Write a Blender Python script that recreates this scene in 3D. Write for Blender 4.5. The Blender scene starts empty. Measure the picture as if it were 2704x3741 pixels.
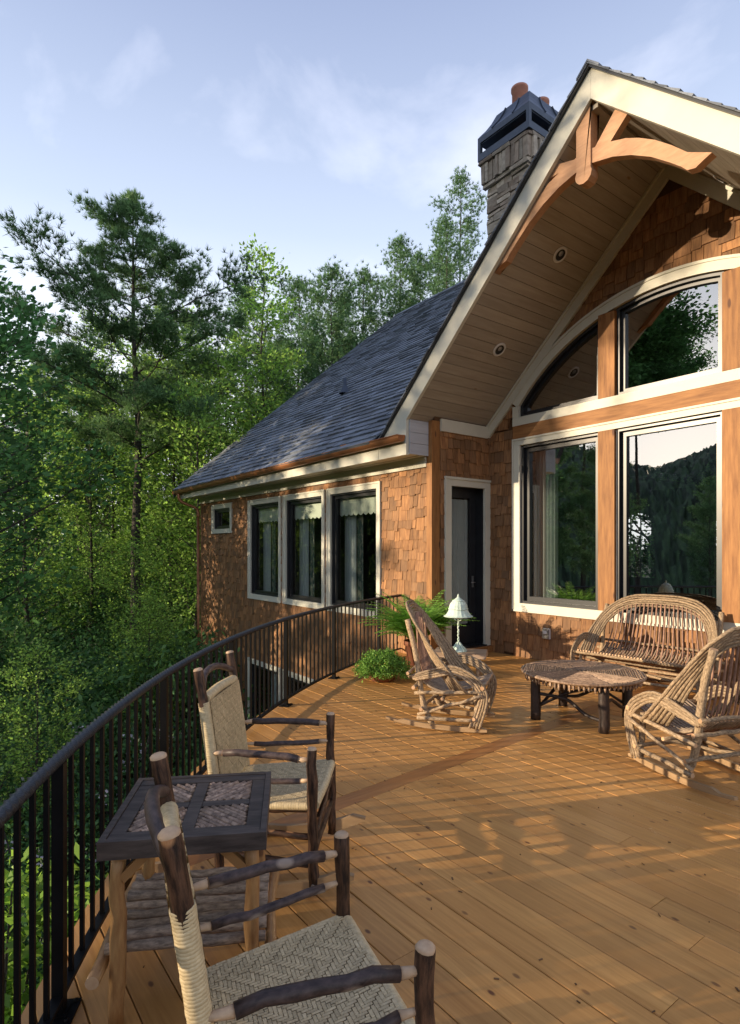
import bpy, math, random
import numpy as np
from math import sin, cos, pi, radians, sqrt
from mathutils import Vector, Matrix
random.seed(7)
RN = random.Random(11)
S = bpy.context.scene
COL = S.collection

# ------------------------------------------------------------------ camera
cam = bpy.data.cameras.new('camera')
co = bpy.data.objects.new('camera', cam)
COL.objects.link(co)
cam.sensor_fit = 'HORIZONTAL'
cam.sensor_width = 36.0
cam.lens = 28.49
cam.shift_y = 0.0494
cam.clip_start = 0.05
cam.clip_end = 4000
co.location = (0, 0, 1.64)
co.rotation_euler = (radians(90), 0, radians(53.1))
S.camera = co
# ------------------------------------------------------------------ light
SUN_EL = radians(11.5)
SUN_DIR = Vector((-0.402, -0.916, 0)).normalized()      # horizontal direction towards the sun
sl = bpy.data.lights.new('sun', 'SUN')
sl.energy = 4.1
sl.angle = radians(0.4)
sl.color = (1.0, 0.81, 0.57)
so = bpy.data.objects.new('sun', sl)
COL.objects.link(so)
tosun = Vector((SUN_DIR.x * cos(SUN_EL), SUN_DIR.y * cos(SUN_EL), sin(SUN_EL)))
so.rotation_euler = tosun.to_track_quat('Z', 'Y').to_euler()
so.location = (0, 0, 30)
w = bpy.data.worlds.new('World')
S.world = w
w.use_nodes = True
nt = w.node_tree
nt.nodes.clear()
def wn(t, **k):
    n = nt.nodes.new(t)
    for a, b in k.items():
        setattr(n, a, b)
    return n
sky = wn('ShaderNodeTexSky', sky_type='NISHITA', sun_disc=False, sun_elevation=SUN_EL,
         sun_rotation=math.atan2(SUN_DIR.x, SUN_DIR.y), altitude=300, air_density=1.0, dust_density=1.6, ozone_density=2.5)
tc = wn('ShaderNodeTexCoord')
mp = wn('ShaderNodeMapping')
mp.inputs['Scale'].default_value = (1.1, 2.0, 3.2)
mp.inputs['Rotation'].default_value = (0.3, 0.5, 0.9)
nz = wn('ShaderNodeTexNoise')
nz.inputs['Scale'].default_value = 1.5
nz.inputs['Detail'].default_value = 7
nz.inputs['Roughness'].default_value = 0.55
nz.inputs['Distortion'].default_value = 0.35
cr = wn('ShaderNodeValToRGB')
cr.color_ramp.elements[0].position = 0.54
cr.color_ramp.elements[0].color = (0, 0, 0, 1)
cr.color_ramp.elements[1].position = 0.80
cr.color_ramp.elements[1].color = (1, 1, 1, 1)
tint = wn('ShaderNodeMix', data_type='RGBA', blend_type='MULTIPLY')
tint.inputs[0].default_value = 1.0
tint.inputs[7].default_value = (1.08, 1.0, 0.95, 1)
mixc = wn('ShaderNodeMix', data_type='RGBA')
mixh = wn('ShaderNodeMix', data_type='RGBA')
mixh.inputs[0].default_value = 0.88
sepz = wn('ShaderNodeSeparateXYZ')
hz = wn('ShaderNodeValToRGB')          # thin high haze: whiter toward the horizon, all round
e_ = hz.color_ramp.elements
e_[0].position = 0.0; e_[0].color = (.92, .90, .90, 1)
e_[1].position = 0.75; e_[1].color = (.19, .235, .38, 1)
for p_, c_ in ((.24, (.80, .83, .87, 1)), (.47, (.42, .49, .63, 1))):
    q_ = hz.color_ramp.elements.new(p_); q_.color = c_
hs = wn('ShaderNodeVectorMath', operation='SCALE'); hs.inputs['Scale'].default_value = 6.8
mixc.inputs[7].default_value = (6.0, 6.0, 6.6, 1)
cm = wn('ShaderNodeMath', operation='MULTIPLY')
cm.inputs[1].default_value = 0.42
bg = wn('ShaderNodeBackground')
bg.inputs['Strength'].default_value = 0.15
out = wn('ShaderNodeOutputWorld')
L = nt.links.new
L(tc.outputs['Generated'], mp.inputs['Vector'])
L(mp.outputs['Vector'], nz.inputs['Vector'])
L(nz.outputs['Fac'], cr.inputs['Fac'])
L(cr.outputs['Color'], cm.inputs[0])
L(sky.outputs['Color'], tint.inputs[6])
L(tc.outputs['Generated'], sepz.inputs[0]); L(sepz.outputs['Z'], hz.inputs['Fac']); L(hz.outputs['Color'], hs.inputs[0])
L(tint.outputs[2], mixh.inputs[6]); L(hs.outputs[0], mixh.inputs[7])
L(mixh.outputs[2], mixc.inputs[6])
L(cm.outputs[0], mixc.inputs[0])
L(mixc.outputs[2], bg.inputs['Color'])
L(bg.outputs[0], out.inputs['Surface'])
S.view_settings.view_transform = 'Standard'
S.view_settings.look = 'None'
S.view_settings.gamma = 1.0
S.view_settings.exposure = 0.85
S.view_settings.use_curve_mapping = False
S.cycles.max_bounces = 8
S.cycles.transparent_max_bounces = 16
S.cycles.caustics_reflective = False
S.cycles.caustics_refractive = False
S.cycles.sample_clamp_indirect = 8

# ------------------------------------------------------------------ materials
MATS = {}
def newmat(name):
    m = bpy.data.materials.new(name)
    m.use_nodes = True
    m.node_tree.nodes.clear()
    MATS[name] = m
    return m, m.node_tree
def mat(name, c1, c2, scale=(8, 8, 8), coord='Object', detail=5, nscale=1.0, rough=0.7, bump=0.3, bdist=0.01,
        tint=0.35, metallic=0.0, spec=0.4, ramp=(0.3, 0.7), vor=0.0, spots=None, coat=0.0, transl=0.0, hue=None, rough2=None, distort=0.0):
    m, t = newmat(name)
    N = t.nodes.new
    K = t.links.new
    o = N('ShaderNodeOutputMaterial')
    p = N('ShaderNodeBsdfPrincipled')
    c = N('ShaderNodeTexCoord')
    a = N('ShaderNodeAttribute'); a.attribute_name = 'tint'
    mpn = N('ShaderNodeMapping'); mpn.inputs['Scale'].default_value = scale
    sep = N('ShaderNodeVectorMath'); sep.operation = 'SCALE'; sep.inputs[0].default_value = (17.3, 9.1, 23.7)
    K(a.outputs['Fac'], sep.inputs['Scale'])
    addv = N('ShaderNodeVectorMath'); addv.operation = 'ADD'
    K(c.outputs[coord], mpn.inputs['Vector'])
    K(mpn.outputs['Vector'], addv.inputs[0]); K(sep.outputs['Vector'], addv.inputs[1])
    n = N('ShaderNodeTexNoise'); n.inputs['Scale'].default_value = nscale
    n.inputs['Detail'].default_value = detail; n.inputs['Roughness'].default_value = 0.62; n.inputs['Distortion'].default_value = distort
    K(addv.outputs[0], n.inputs['Vector'])
    r = N('ShaderNodeValToRGB')
    r.color_ramp.elements[0].position = ramp[0]; r.color_ramp.elements[0].color = (*c1, 1)
    r.color_ramp.elements[1].position = ramp[1]; r.color_ramp.elements[1].color = (*c2, 1)
    K(n.outputs['Fac'], r.inputs['Fac'])
    colr = r.outputs['Color']
    height = n.outputs['Fac']
    if vor:
        v = N('ShaderNodeTexVoronoi'); v.voronoi_dimensions = '2D' if coord == 'UV' else '3D'; v.feature = 'DISTANCE_TO_EDGE'; v.inputs['Scale'].default_value = vor
        K(addv.outputs[0], v.inputs['Vector'])
        vr = N('ShaderNodeValToRGB'); vr.color_ramp.elements[0].position = 0.0; vr.color_ramp.elements[0].color = (0.25, 0.22, 0.2, 1)
        vr.color_ramp.elements[1].position = 0.12
        K(v.outputs['Distance'], vr.inputs['Fac'])
        mx = N('ShaderNodeMix'); mx.data_type = 'RGBA'; mx.blend_type = 'MULTIPLY'; mx.inputs[0].default_value = 0.8
        K(colr, mx.inputs[6]); K(vr.outputs['Color'], mx.inputs[7]); colr = mx.outputs[2]
        ma = N('ShaderNodeMath'); ma.operation = 'MULTIPLY'
        K(vr.outputs['Color'], ma.inputs[0]); K(n.outputs['Fac'], ma.inputs[1]); height = ma.outputs[0]
    if spots:       # (scale, radius, colour, strength): knots or lichen
        v2 = N('ShaderNodeTexVoronoi'); v2.voronoi_dimensions = '2D' if (coord == 'UV' or name.startswith('deck')) else '3D'; v2.inputs['Scale'].default_value = spots[0]; v2.inputs['Randomness'].default_value = 1.0
        sm = N('ShaderNodeMapping'); sm.inputs['Scale'].default_value = spots[4] if len(spots) > 4 else (1, 1, 1)
        K(c.outputs[coord], sm.inputs['Vector'])
        ad2 = N('ShaderNodeVectorMath'); ad2.operation = 'ADD'
        K(sm.outputs[0], ad2.inputs[0]); K(sep.outputs['Vector'], ad2.inputs[1]); K(ad2.outputs[0], v2.inputs['Vector'])
        sr = N('ShaderNodeValToRGB'); sr.color_ramp.elements[0].position = spots[1]; sr.color_ramp.elements[0].color = (1, 1, 1, 1)
        sr.color_ramp.elements[1].position = spots[1] * 1.7 + 0.01; sr.color_ramp.elements[1].color = (0, 0, 0, 1)
        K(v2.outputs['Distance'], sr.inputs['Fac'])
        wn2 = N('ShaderNodeSeparateColor'); K(v2.outputs['Color'], wn2.inputs[0])
        gt = N('ShaderNodeMath'); gt.operation = 'GREATER_THAN'; gt.inputs[1].default_value = 1 - spots[3]
        K(wn2.outputs[0], gt.inputs[0])
        mu = N('ShaderNodeMath'); mu.operation = 'MULTIPLY'; K(sr.outputs['Color'], mu.inputs[0]); K(gt.outputs[0], mu.inputs[1])
        mx = N('ShaderNodeMix'); mx.data_type = 'RGBA'
        K(mu.outputs[0], mx.inputs[0]); K(colr, mx.inputs[6]); mx.inputs[7].default_value = (*spots[2], 1); colr = mx.outputs[2]
    # per piece brightness
    if tint:
        mr = N('ShaderNodeMapRange'); mr.inputs['To Min'].default_value = 1 - tint; mr.inputs['To Max'].default_value = 1 + tint
        K(a.outputs['Fac'], mr.inputs['Value'])
        vm = N('ShaderNodeVectorMath'); vm.operation = 'SCALE'; K(colr, vm.inputs[0]); K(mr.outputs[0], vm.inputs['Scale']); colr = vm.outputs[0]
    if hue:         # second colour by a scrambled tint
        sc = N('ShaderNodeMath'); sc.operation = 'MULTIPLY'; sc.inputs[1].default_value = 37.7; K(a.outputs['Fac'], sc.inputs[0])
        fr = N('ShaderNodeMath'); fr.operation = 'FRACT'; K(sc.outputs[0], fr.inputs[0])
        pw = N('ShaderNodeMath'); pw.operation = 'MULTIPLY'; pw.inputs[1].default_value = hue[1]; K(fr.outputs[0], pw.inputs[0])
        mx = N('ShaderNodeMix'); mx.data_type = 'RGBA'
        K(pw.outputs[0], mx.inputs[0]); K(colr, mx.inputs[6]); mx.inputs[7].default_value = (*hue[0], 1); colr = mx.outputs[2]
    K(colr, p.inputs['Base Color'])
    p.inputs['Roughness'].default_value = rough
    if rough2 is not None:
        rr = N('ShaderNodeMapRange'); rr.inputs['To Min'].default_value = rough; rr.inputs['To Max'].default_value = rough2
        K(n.outputs['Fac'], rr.inputs['Value']); K(rr.outputs[0], p.inputs['Roughness'])
    p.inputs['Metallic'].default_value = metallic
    p.inputs['Specular IOR Level'].default_value = spec
    p.inputs['Coat Weight'].default_value = coat
    p.inputs['Coat Roughness'].default_value = 0.22
    if bump:
        b = N('ShaderNodeBump'); b.inputs['Strength'].default_value = bump; b.inputs['Distance'].default_value = bdist
        K(height, b.inputs['Height']); K(b.outputs[0], p.inputs['Normal'])
    if transl:
        tr = N('ShaderNodeBsdfTranslucent'); K(colr, tr.inputs['Color'])
        ms = N('ShaderNodeMixShader'); ms.inputs[0].default_value = transl
        K(p.outputs[0], ms.inputs[1]); K(tr.outputs[0], ms.inputs[2]); K(ms.outputs[0], o.inputs['Surface'])
    else:
        K(p.outputs[0], o.inputs['Surface'])
    return m

mat('deck_pine', (.40, .185, .048), (.62, .325, .10), scale=(1.6, 26, 26), nscale=1.2, rough=.40, rough2=.56, bump=.12, bdist=.002, tint=.22, spec=.4, coat=.08,
    ramp=(.3, .72), spots=(3.4, .038, (.11, .04, .016), .5, (1.0, 1.9, 1.0)), distort=1.0, hue=((.50, .235, .065), .5))
mat('deck_divider', (.28, .11, .032), (.40, .175, .055), scale=(26, 1.6, 26), nscale=1.2, rough=.36, bump=.12, bdist=.002, tint=.05, coat=.08)
mat('shake', (.165, .070, .026), (.35, .17, .066), scale=(30, 30, 3), nscale=1.1, rough=.75, bump=.5, bdist=.006, tint=.42, hue=((.19, .115, .065), .5), distort=.6, ramp=(.36, .64))
mat('cedar', (.19, .075, .022), (.38, .175, .056), scale=(22, 22, 2.2), nscale=1.2, rough=.65, bump=.6, bdist=.004, tint=.1, spots=(1.3, .10, (.10, .035, .015), .5, (6, 6, 2)))
mat('cedar_beam', (.19, .075, .022), (.38, .175, .056), scale=(2.2, 22, 22), nscale=1.2, rough=.65, bump=.6, bdist=.004, tint=.1, spots=(1.3, .10, (.10, .035, .015), .5, (2, 6, 6)))
mat('truss_wood', (.40, .21, .11), (.52, .30, .17), scale=(3, 12, 14), nscale=2.0, rough=.7, bump=.25, bdist=.003, tint=.08)
mat('backing', (.07, .035, .015), (.1, .05, .02), rough=.9, tint=0)
mat('trim_paint', (.56, .54, .45), (.62, .60, .50), scale=(3, 3, 3), rough=.5, bump=.03, tint=.04)
mat('soffit_board', (.30, .26, .21), (.39, .345, .285), scale=(18, 1.6, 18), nscale=1.1, rough=.6, bump=.08, bdist=.002, tint=.09, spots=(1.6, .055, (.25, .16, .10), .5, (3, 1.2, 3)))
mat('eave_board', (.40, .41, .44), (.50, .51, .54), scale=(18, 1.6, 18), rough=.6, bump=.08, bdist=.002, tint=.05)
mat('dark_sash', (.012, .013, .016), (.018, .02, .024), rough=.35, bump=0, tint=0, spec=.5)
mat('roof_slate', (.11, .13, .16), (.215, .24, .285), scale=(20, 20, 20), nscale=3, rough=.85, bump=.4, bdist=.004, tint=.45, hue=((.25, .26, .275), .35))
mat('copper', (.22, .085, .035), (.42, .18, .075), scale=(2, 9, 9), rough=.38, bump=.05, tint=.05, metallic=.35, spec=.5)
mat('flashing_copper', (.45, .17, .07), (.6, .25, .11), rough=.45, bump=.05, tint=.05, metallic=.3)
mat('stone', (.30, .25, .19), (.58, .50, .39), scale=(7, 7, 11), nscale=1.3, rough=.85, bump=.6, bdist=.02, tint=.45, hue=((.22, .13, .085), .5))
mat('mortar', (.05, .045, .04), (.09, .08, .07), rough=.95, tint=0)
mat('hood_metal', (.05, .065, .09), (.075, .09, .12), rough=.42, bump=.03, tint=0, metallic=.3)
mat('clay', (.42, .17, .11), (.55, .25, .17), rough=.8, bump=.1, tint=.05)
mat('iron', (.003, .003, .0035), (.006, .006, .007), rough=.5, bump=.1, tint=0, spec=.15)
mat('iron_rope', (.010, .013, .017), (.026, .031, .038), scale=(60, 60, 60), nscale=2, rough=.34, bump=.8, bdist=.004, tint=0, spec=.6)
mat('bark_grey', (.13, .095, .07), (.40, .30, .22), scale=(9, 3, 1), nscale=3.0, coord='UV', rough=.85, bump=1.0, bdist=.006, tint=.25, ramp=(.32, .68))
mat('bark_gold', (.15, .10, .06), (.47, .34, .21), scale=(9, 4, 1), nscale=3.4, coord='UV', rough=.8, bump=1.0, bdist=.006, tint=.22, ramp=(.34, .66))
mat('rod_brown', (.19, .10, .065), (.38, .22, .15), scale=(4, 3, 1), nscale=3, coord='UV', rough=.6, bump=.4, bdist=.002, tint=.25)
mat('seat_rod_grey', (.19, .135, .09), (.42, .31, .21), scale=(4, 3, 1), nscale=3, coord='UV', rough=.6, bump=.5, bdist=.003, tint=.25)
mat('hickory', (.016, .009, .007), (.15, .075, .042), scale=(9, 1.6, 1), nscale=2.6, coord='UV', rough=.5, bump=1.0, bdist=.005, tint=.25, ramp=(.38, .72),
    spots=(2.2, .10, (.40, .20, .09), .28, (1.4, 1.2, 1)), spec=.3)
mat('hickory_smooth', (.022, .015, .015), (.10, .068, .06), scale=(5, 3, 1), nscale=3, coord='UV', rough=.5, bump=.4, bdist=.002, tint=.2,
    spots=(2.6, .14, (.25, .19, .15), .3, (1.4, 1.0, 1)), spec=.3)
mat('peeled_log', (.26, .125, .045), (.44, .25, .10), scale=(8, 2, 1), nscale=2, coord='UV', rough=.5, bump=.5, bdist=.004, tint=.15, coat=.15,
    spots=(2.0, .10, (.12, .05, .02), .3, (1.4, 1.2, 1)))
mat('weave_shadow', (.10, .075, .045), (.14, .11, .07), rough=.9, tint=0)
mat('cut_wood', (.46, .26, .13), (.60, .38, .22), scale=(30, 30, 30), rough=.6, bump=.1, tint=.1)
mat('cut_pale', (.42, .27, .16), (.54, .38, .24), scale=(30, 30, 30), rough=.55, bump=.1, tint=.1)
mat('runner_wood', (.26, .16, .08), (.40, .27, .15), scale=(3, 20, 20), rough=.5, bump=.1, tint=.1)
mat('weave', (.44, .335, .185), (.64, .51, .30), scale=(40, 40, 40), nscale=1.5, rough=.55, bump=.2, bdist=.001, tint=.16)
mat('table_stain', (.032, .025, .022), (.10, .078, .068), scale=(5, 30, 30), nscale=1.4, rough=.55, bump=.4, bdist=.002, tint=.15, spec=.25)
mat('twig', (.085, .05, .035), (.50, .35, .25), scale=(3, 6, 1), nscale=2.6, coord='UV', rough=.55, bump=.6, bdist=.003, tint=.4)
mat('twig_warm', (.13, .075, .045), (.42, .28, .18), scale=(3, 5, 1), nscale=2.6, coord='UV', rough=.55, bump=.6, bdist=.003, tint=.35)
mat('dark_log', (.02, .014, .012), (.06, .04, .032), scale=(6, 2, 1), nscale=2.5, coord='UV', rough=.5, bump=.6, bdist=.004, tint=.2)
mat('verdigris', (.42, .55, .47), (.66, .74, .64), scale=(40, 40, 40), rough=.7, bump=.5, bdist=.004, tint=.1)
mat('cream_glass', (.75, .68, .45), (.8, .74, .5), rough=.3, bump=0, tint=0)
mat('slab_wood', (.30, .20, .13), (.42, .30, .20), scale=(3, 20, 20), rough=.6, bump=.3, bdist=.003, tint=.05)
mat('terracotta', (.17, .06, .03), (.23, .085, .045), rough=.8, bump=.1, tint=0)
mat('curtain_white', (.62, .70, .68), (.70, .76, .74), rough=.9, bump=0, tint=0, transl=.35)
mat('curtain_pattern', (.10, .16, .14), (.34, .36, .28), scale=(9, 9, 4), nscale=2, rough=.9, bump=0, tint=0, ramp=(.45, .55), transl=.2)
mat('valance_cloth', (.58, .66, .52), (.66, .73, .6), rough=.9, bump=0, tint=0, transl=.2)
mat('interior', (.06, .045, .035), (.09, .07, .055), rough=.9, tint=0)
mat('leather', (.30, .20, .07), (.36, .25, .09), rough=.4, bump=.1, tint=0)
mat('lamp_litter', (.09, .045, .02), (.20, .11, .05), rough=.9, tint=.4)
mat('white_plastic', (.6, .6, .6), (.68, .68, .68), rough=.3, bump=0, tint=0)
mat('grey_metal', (.25, .25, .25), (.35, .35, .35), rough=.35, bump=0, tint=0, metallic=.8)
mat('lamp_black', (.01, .01, .01), (.02, .02, .02), rough=.4, bump=0, tint=0)
mat('tree_bark', (.035, .030, .026), (.13, .115, .10), scale=(3, 1.2, 1), nscale=3, coord='UV', rough=.95, bump=1.0, bdist=.03, tint=.15, vor=2.2)
mat('ground', (.018, .014, .009), (.055, .045, .025), scale=(1, 1, 1), nscale=1.2, rough=.95, bump=.5, bdist=.1, tint=0)
def leafmat(name, c1, c2, tl=.4, rough=.5):
    if tl: c1 = tuple(q*1.2 for q in c1); c2 = tuple(q*1.2 for q in c2)
    mat(name, c1, c2, scale=(.6, .6, .6), nscale=1.0, detail=2, rough=rough, bump=0, tint=.6, spec=.35, transl=tl)
leafmat('pine_needle', (.075, .15, .06), (.16, .27, .10), .35, .6)
leafmat('scrub_needle', (.07, .15, .065), (.145, .26, .105), .3, .6)
leafmat('dark_needle', (.025, .060, .028), (.05, .10, .04), .2, .6)
leafmat('maple_leaf', (.17, .31, .055), (.30, .46, .10), .6)
leafmat('oak_leaf', (.065, .165, .05), (.12, .265, .08), .5)
leafmat('under_leaf', (.06, .14, .045), (.125, .245, .075), .5)
leafmat('under_dark', (.032, .09, .03), (.065, .155, .05), .42)
leafmat('lime_leaf', (.14, .27, .03), (.24, .38, .06), .5)
leafmat('fern_leaf', (.15, .32, .05), (.27, .48, .09), .5)
leafmat('bush_leaf', (.12, .25, .04), (.21, .37, .07), .45)
mat('petal', (.42, .40, .44), (.55, .52, .56), rough=.7, bump=0, tint=.2)
mat('petal_yellow', (.6, .5, .08), (.7, .6, .12), rough=.7, bump=0, tint=.2)

def glass(name, refl=1.0, base=0.06, tintc=(.75, .80, .80)):
    m, t = newmat(name)
    N = t.nodes.new; K = t.links.new
    o = N('ShaderNodeOutputMaterial'); fr = N('ShaderNodeFresnel'); fr.inputs['IOR'].default_value = 1.55
    mul = N('ShaderNodeMath'); mul.operation = 'MULTIPLY_ADD'; mul.inputs[1].default_value = 2.0 * refl; mul.inputs[2].default_value = base; mul.use_clamp = True
    nzz = N('ShaderNodeTexNoise'); nzz.inputs['Scale'].default_value = 1.3; nzz.inputs['Detail'].default_value = 1
    bp = N('ShaderNodeBump'); bp.inputs['Strength'].default_value = .05; bp.inputs['Distance'].default_value = .02
    g = N('ShaderNodeBsdfGlossy'); g.inputs['Roughness'].default_value = 0.0; g.inputs['Color'].default_value = (.96, .98, 1, 1)
    tr = N('ShaderNodeBsdfTransparent'); tr.inputs['Color'].default_value = (*tintc, 1)
    ms = N('ShaderNodeMixShader')
    K(nzz.outputs['Fac'], bp.inputs['Height']); K(bp.outputs[0], g.inputs['Normal'])
    K(fr.outputs[0], mul.inputs[0]); K(mul.outputs[0], ms.inputs[0]); K(tr.outputs[0], ms.inputs[1]); K(g.outputs[0], ms.inputs[2]); K(ms.outputs[0], o.inputs['Surface'])
glass('window_glass', 2.0, .20, (.86, .90, .90))
glass('wing_glass', .35, .02, (.93, .95, .95))

# ------------------------------------------------------------------ mesh helpers
WT = {}       # world translation of parents whose children are modelled in world coordinates
class MB:
    def __init__(s):
        s.v = []; s.f = []; s.t = []; s.m = []; s.uv = []; s.smooth = []
    def face(s, idx, tint=.5, mi=0, uv=None, sm=False):
        s.f.append(tuple(idx)); s.t.append(tint); s.m.append(mi); s.smooth.append(sm)
        s.uv.extend(uv if uv else [(0, 0)] * len(idx))
    def quad(s, a, b, c, d, tint=.5, mi=0):
        i = len(s.v); s.v += [tuple(a), tuple(b), tuple(c), tuple(d)]; s.face((i, i+1, i+2, i+3), tint, mi)
    def hexa(s, p, tint=.5, mi=0):
        """8 points: bottom ring 0-3, top ring 4-7 (same winding)"""
        i = len(s.v); s.v += [tuple(q) for q in p]
        for f in ((3, 2, 1, 0), (4, 5, 6, 7), (0, 1, 5, 4), (1, 2, 6, 5), (2, 3, 7, 6), (3, 0, 4, 7)):
            s.face([i + k for k in f], tint, mi)
    def box(s, x0, x1, y0, y1, z0, z1, tint=.5, mi=0):
        s.hexa([(x0, y0, z0), (x1, y0, z0), (x1, y1, z0), (x0, y1, z0), (x0, y0, z1), (x1, y0, z1), (x1, y1, z1), (x0, y1, z1)], tint, mi)
    def obox(s, c, ux, uy, uz, tint=.5, mi=0):
        c = Vector(c); ux = Vector(ux); uy = Vector(uy); uz = Vector(uz)
        s.hexa([c-ux-uy-uz, c+ux-uy-uz, c+ux+uy-uz, c-ux+uy-uz, c-ux-uy+uz, c+ux-uy+uz, c+ux+uy+uz, c-ux+uy+uz], tint, mi)
    def beam(s, a, b, wd, th, up=(0, 0, 1), tint=.5, mi=0):
        a = Vector(a); b = Vector(b); d = b - a; u = Vector(up); sd = d.cross(u).normalized(); u2 = sd.cross(d).normalized()
        s.obox((a + b) / 2, d / 2, sd * wd / 2, u2 * th / 2, tint, mi)
    def prism(s, poly, ext, tint=.5, mi=0):
        """poly: list of 3d points (planar), ext: vector"""
        n = len(poly); i = len(s.v); e = Vector(ext)
        s.v += [tuple(Vector(q)) for q in poly] + [tuple(Vector(q) + e) for q in poly]
        s.face(list(range(i, i + n)), tint, mi); s.face(list(range(i + 2*n - 1, i + n - 1, -1)), tint, mi)
        for k in range(n):
            k2 = (k + 1) % n; s.face((i + k2, i + k, i + n + k, i + n + k2), tint, mi)
    def tube(s, pts, r, n=8, tint=.5, mi=0, cap=True, capmi=None, jit=0.0, dome=False, rng=RN, sq=1.0, vo=None):
        P = [Vector(p) for p in pts]; m = len(P)
        R = [r] * m if isinstance(r, (int, float)) else list(r)
        if dome:
            d = (P[-1] - P[-2]).normalized(); r0 = R[-1]
            for a, b in ((.22, .95), (.42, .74), (.5, .38)):
                P.append(pts_last(P, m) + d * r0 * a); R.append(r0 * b)
        m2 = len(P); i0 = len(s.v); t = (P[1] - P[0]).normalized()
        u = t.orthogonal().normalized(); vv = rng.random() * 9 if vo is None else vo
        uo = rng.random() * 5; prev = None; V = []
        for k in range(m2):
            tt = (P[min(k + 1, m2 - 1)] - P[max(k - 1, 0)]).normalized()
            u = (u - tt * u.dot(tt)).normalized(); w2 = tt.cross(u)
            if k: vv += (P[k] - P[k-1]).length
            V.append(vv)
            for j in range(n):
                a = 2 * pi * j / n; rr = R[k] * (1 + (rng.uniform(-jit, jit) if k < m else 0))
                s.v.append(tuple(P[k] + (u * cos(a) + w2 * sin(a) * sq) * rr))
        circ = 2 * pi * max(R)
        for k in range(m2 - 1):
            cm_ = capmi if (dome and k >= m - 1 and capmi is not None) else mi
            for j in range(n):
                j2 = (j + 1) % n
                ua = uo + circ * j / n * 3; ub = uo + circ * (j + 1) / n * 3
                s.face((i0+k*n+j, i0+k*n+j2, i0+(k+1)*n+j2, i0+(k+1)*n+j), tint, cm_,
                       [(ua, V[k]*3), (ub, V[k]*3), (ub, V[k+1]*3), (ua, V[k+1]*3)], n > 5)
        if cap:
            c2 = capmi if capmi is not None else mi
            s.face([i0 + j for j in range(n - 1, -1, -1)], tint, c2)
            s.face([i0 + (m2-1)*n + j for j in range(n)], tint, c2)
    def lathe(s, prof, n=20, c=(0, 0, 0), tint=.5, mi=0, flute=0.0):
        i0 = len(s.v); m = len(prof)
        for k, (r, z) in enumerate(prof):
            for j in range(n):
                a = 2*pi*j/n; rr = r * (1 + (flute if j % 2 else -flute))
                s.v.append((c[0] + rr*cos(a), c[1] + rr*sin(a), c[2] + z))
        for k in range(m - 1):
            for j in range(n):
                j2 = (j+1) % n; s.face((i0+k*n+j, i0+k*n+j2, i0+(k+1)*n+j2, i0+(k+1)*n+j), tint, mi, None, flute == 0)
    def mesh(s, name, mats):
        me = bpy.data.meshes.new(name)
        me.from_pydata(s.v, [], s.f)
        for m_ in (mats if isinstance(mats, (list, tuple)) else [mats]):
            me.materials.append(MATS[m_])
        if s.f:
            at = me.attributes.new('tint', 'FLOAT', 'FACE'); at.data.foreach_set('value', s.t)
            if any(s.m): me.polygons.foreach_set('material_index', s.m)
            me.polygons.foreach_set('use_smooth', s.smooth)
            uvl = me.uv_layers.new(name='UVMap'); uvl.data.foreach_set('uv', np.array(s.uv, dtype=np.float32).ravel())
        me.update()
        return me
def pts_last(P, m): return P[m - 1]
def link(name, data, parent=None, world=True):
    o = bpy.data.objects.new(name, data); COL.objects.link(o)
    if parent is not None:
        o.parent = parent
        if world and parent in WT:
            wt = WT[parent]; o.location = (-wt[0], -wt[1], -wt[2])
            WT[o] = (0, 0, 0)
    return o
def obj(name, mb, mats, parent=None, **props):
    o = link(name, mb.mesh(name, mats), parent)
    for k, v in props.items(): o[k] = v
    return o
def thing(name, label, cat, loc=(0, 0, 0), rz=0, group=None, worldkids=False):
    o = bpy.data.objects.new(name, None); COL.objects.link(o); o.empty_display_size = .2
    o.location = loc; o.rotation_euler = (0, 0, rz); o['label'] = label; o['category'] = cat
    if group: o['group'] = group
    if worldkids: WT[o] = tuple(loc)
    return o
def solo(name, mb, mats, label, cat, group=None):
    o = link(name, mb.mesh(name, mats)); o['label'] = label; o['category'] = cat
    if group: o['group'] = group
    return o
def rehome(o):
    """put a single-mesh thing's origin at its base"""
    me = o.data; n = len(me.vertices); a = np.empty(n*3, dtype=np.float32); me.vertices.foreach_get('co', a); a = a.reshape(-1, 3)
    c = np.array([(a[:, 0].min() + a[:, 0].max())/2, (a[:, 1].min() + a[:, 1].max())/2, a[:, 2].min()], dtype=np.float32)
    me.vertices.foreach_set('co', (a - c).ravel()); o.location = tuple(float(q) for q in c); me.update()
    return o
def spl(pts, n=6):
    """Catmull-Rom through the points"""
    P = [Vector(p) for p in pts]; P = [2*P[0]-P[1]] + P + [2*P[-1]-P[-2]]; o = []
    for i in range(1, len(P) - 2):
        for k in range(n):
            t = k / n; a, b, c, d = P[i-1], P[i], P[i+1], P[i+2]
            o.append(.5*((2*b) + (c-a)*t + (2*a-5*b+4*c-d)*t*t + (3*b-a-3*c+d)*t**3))
    o.append(P[-2]); return o
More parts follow.
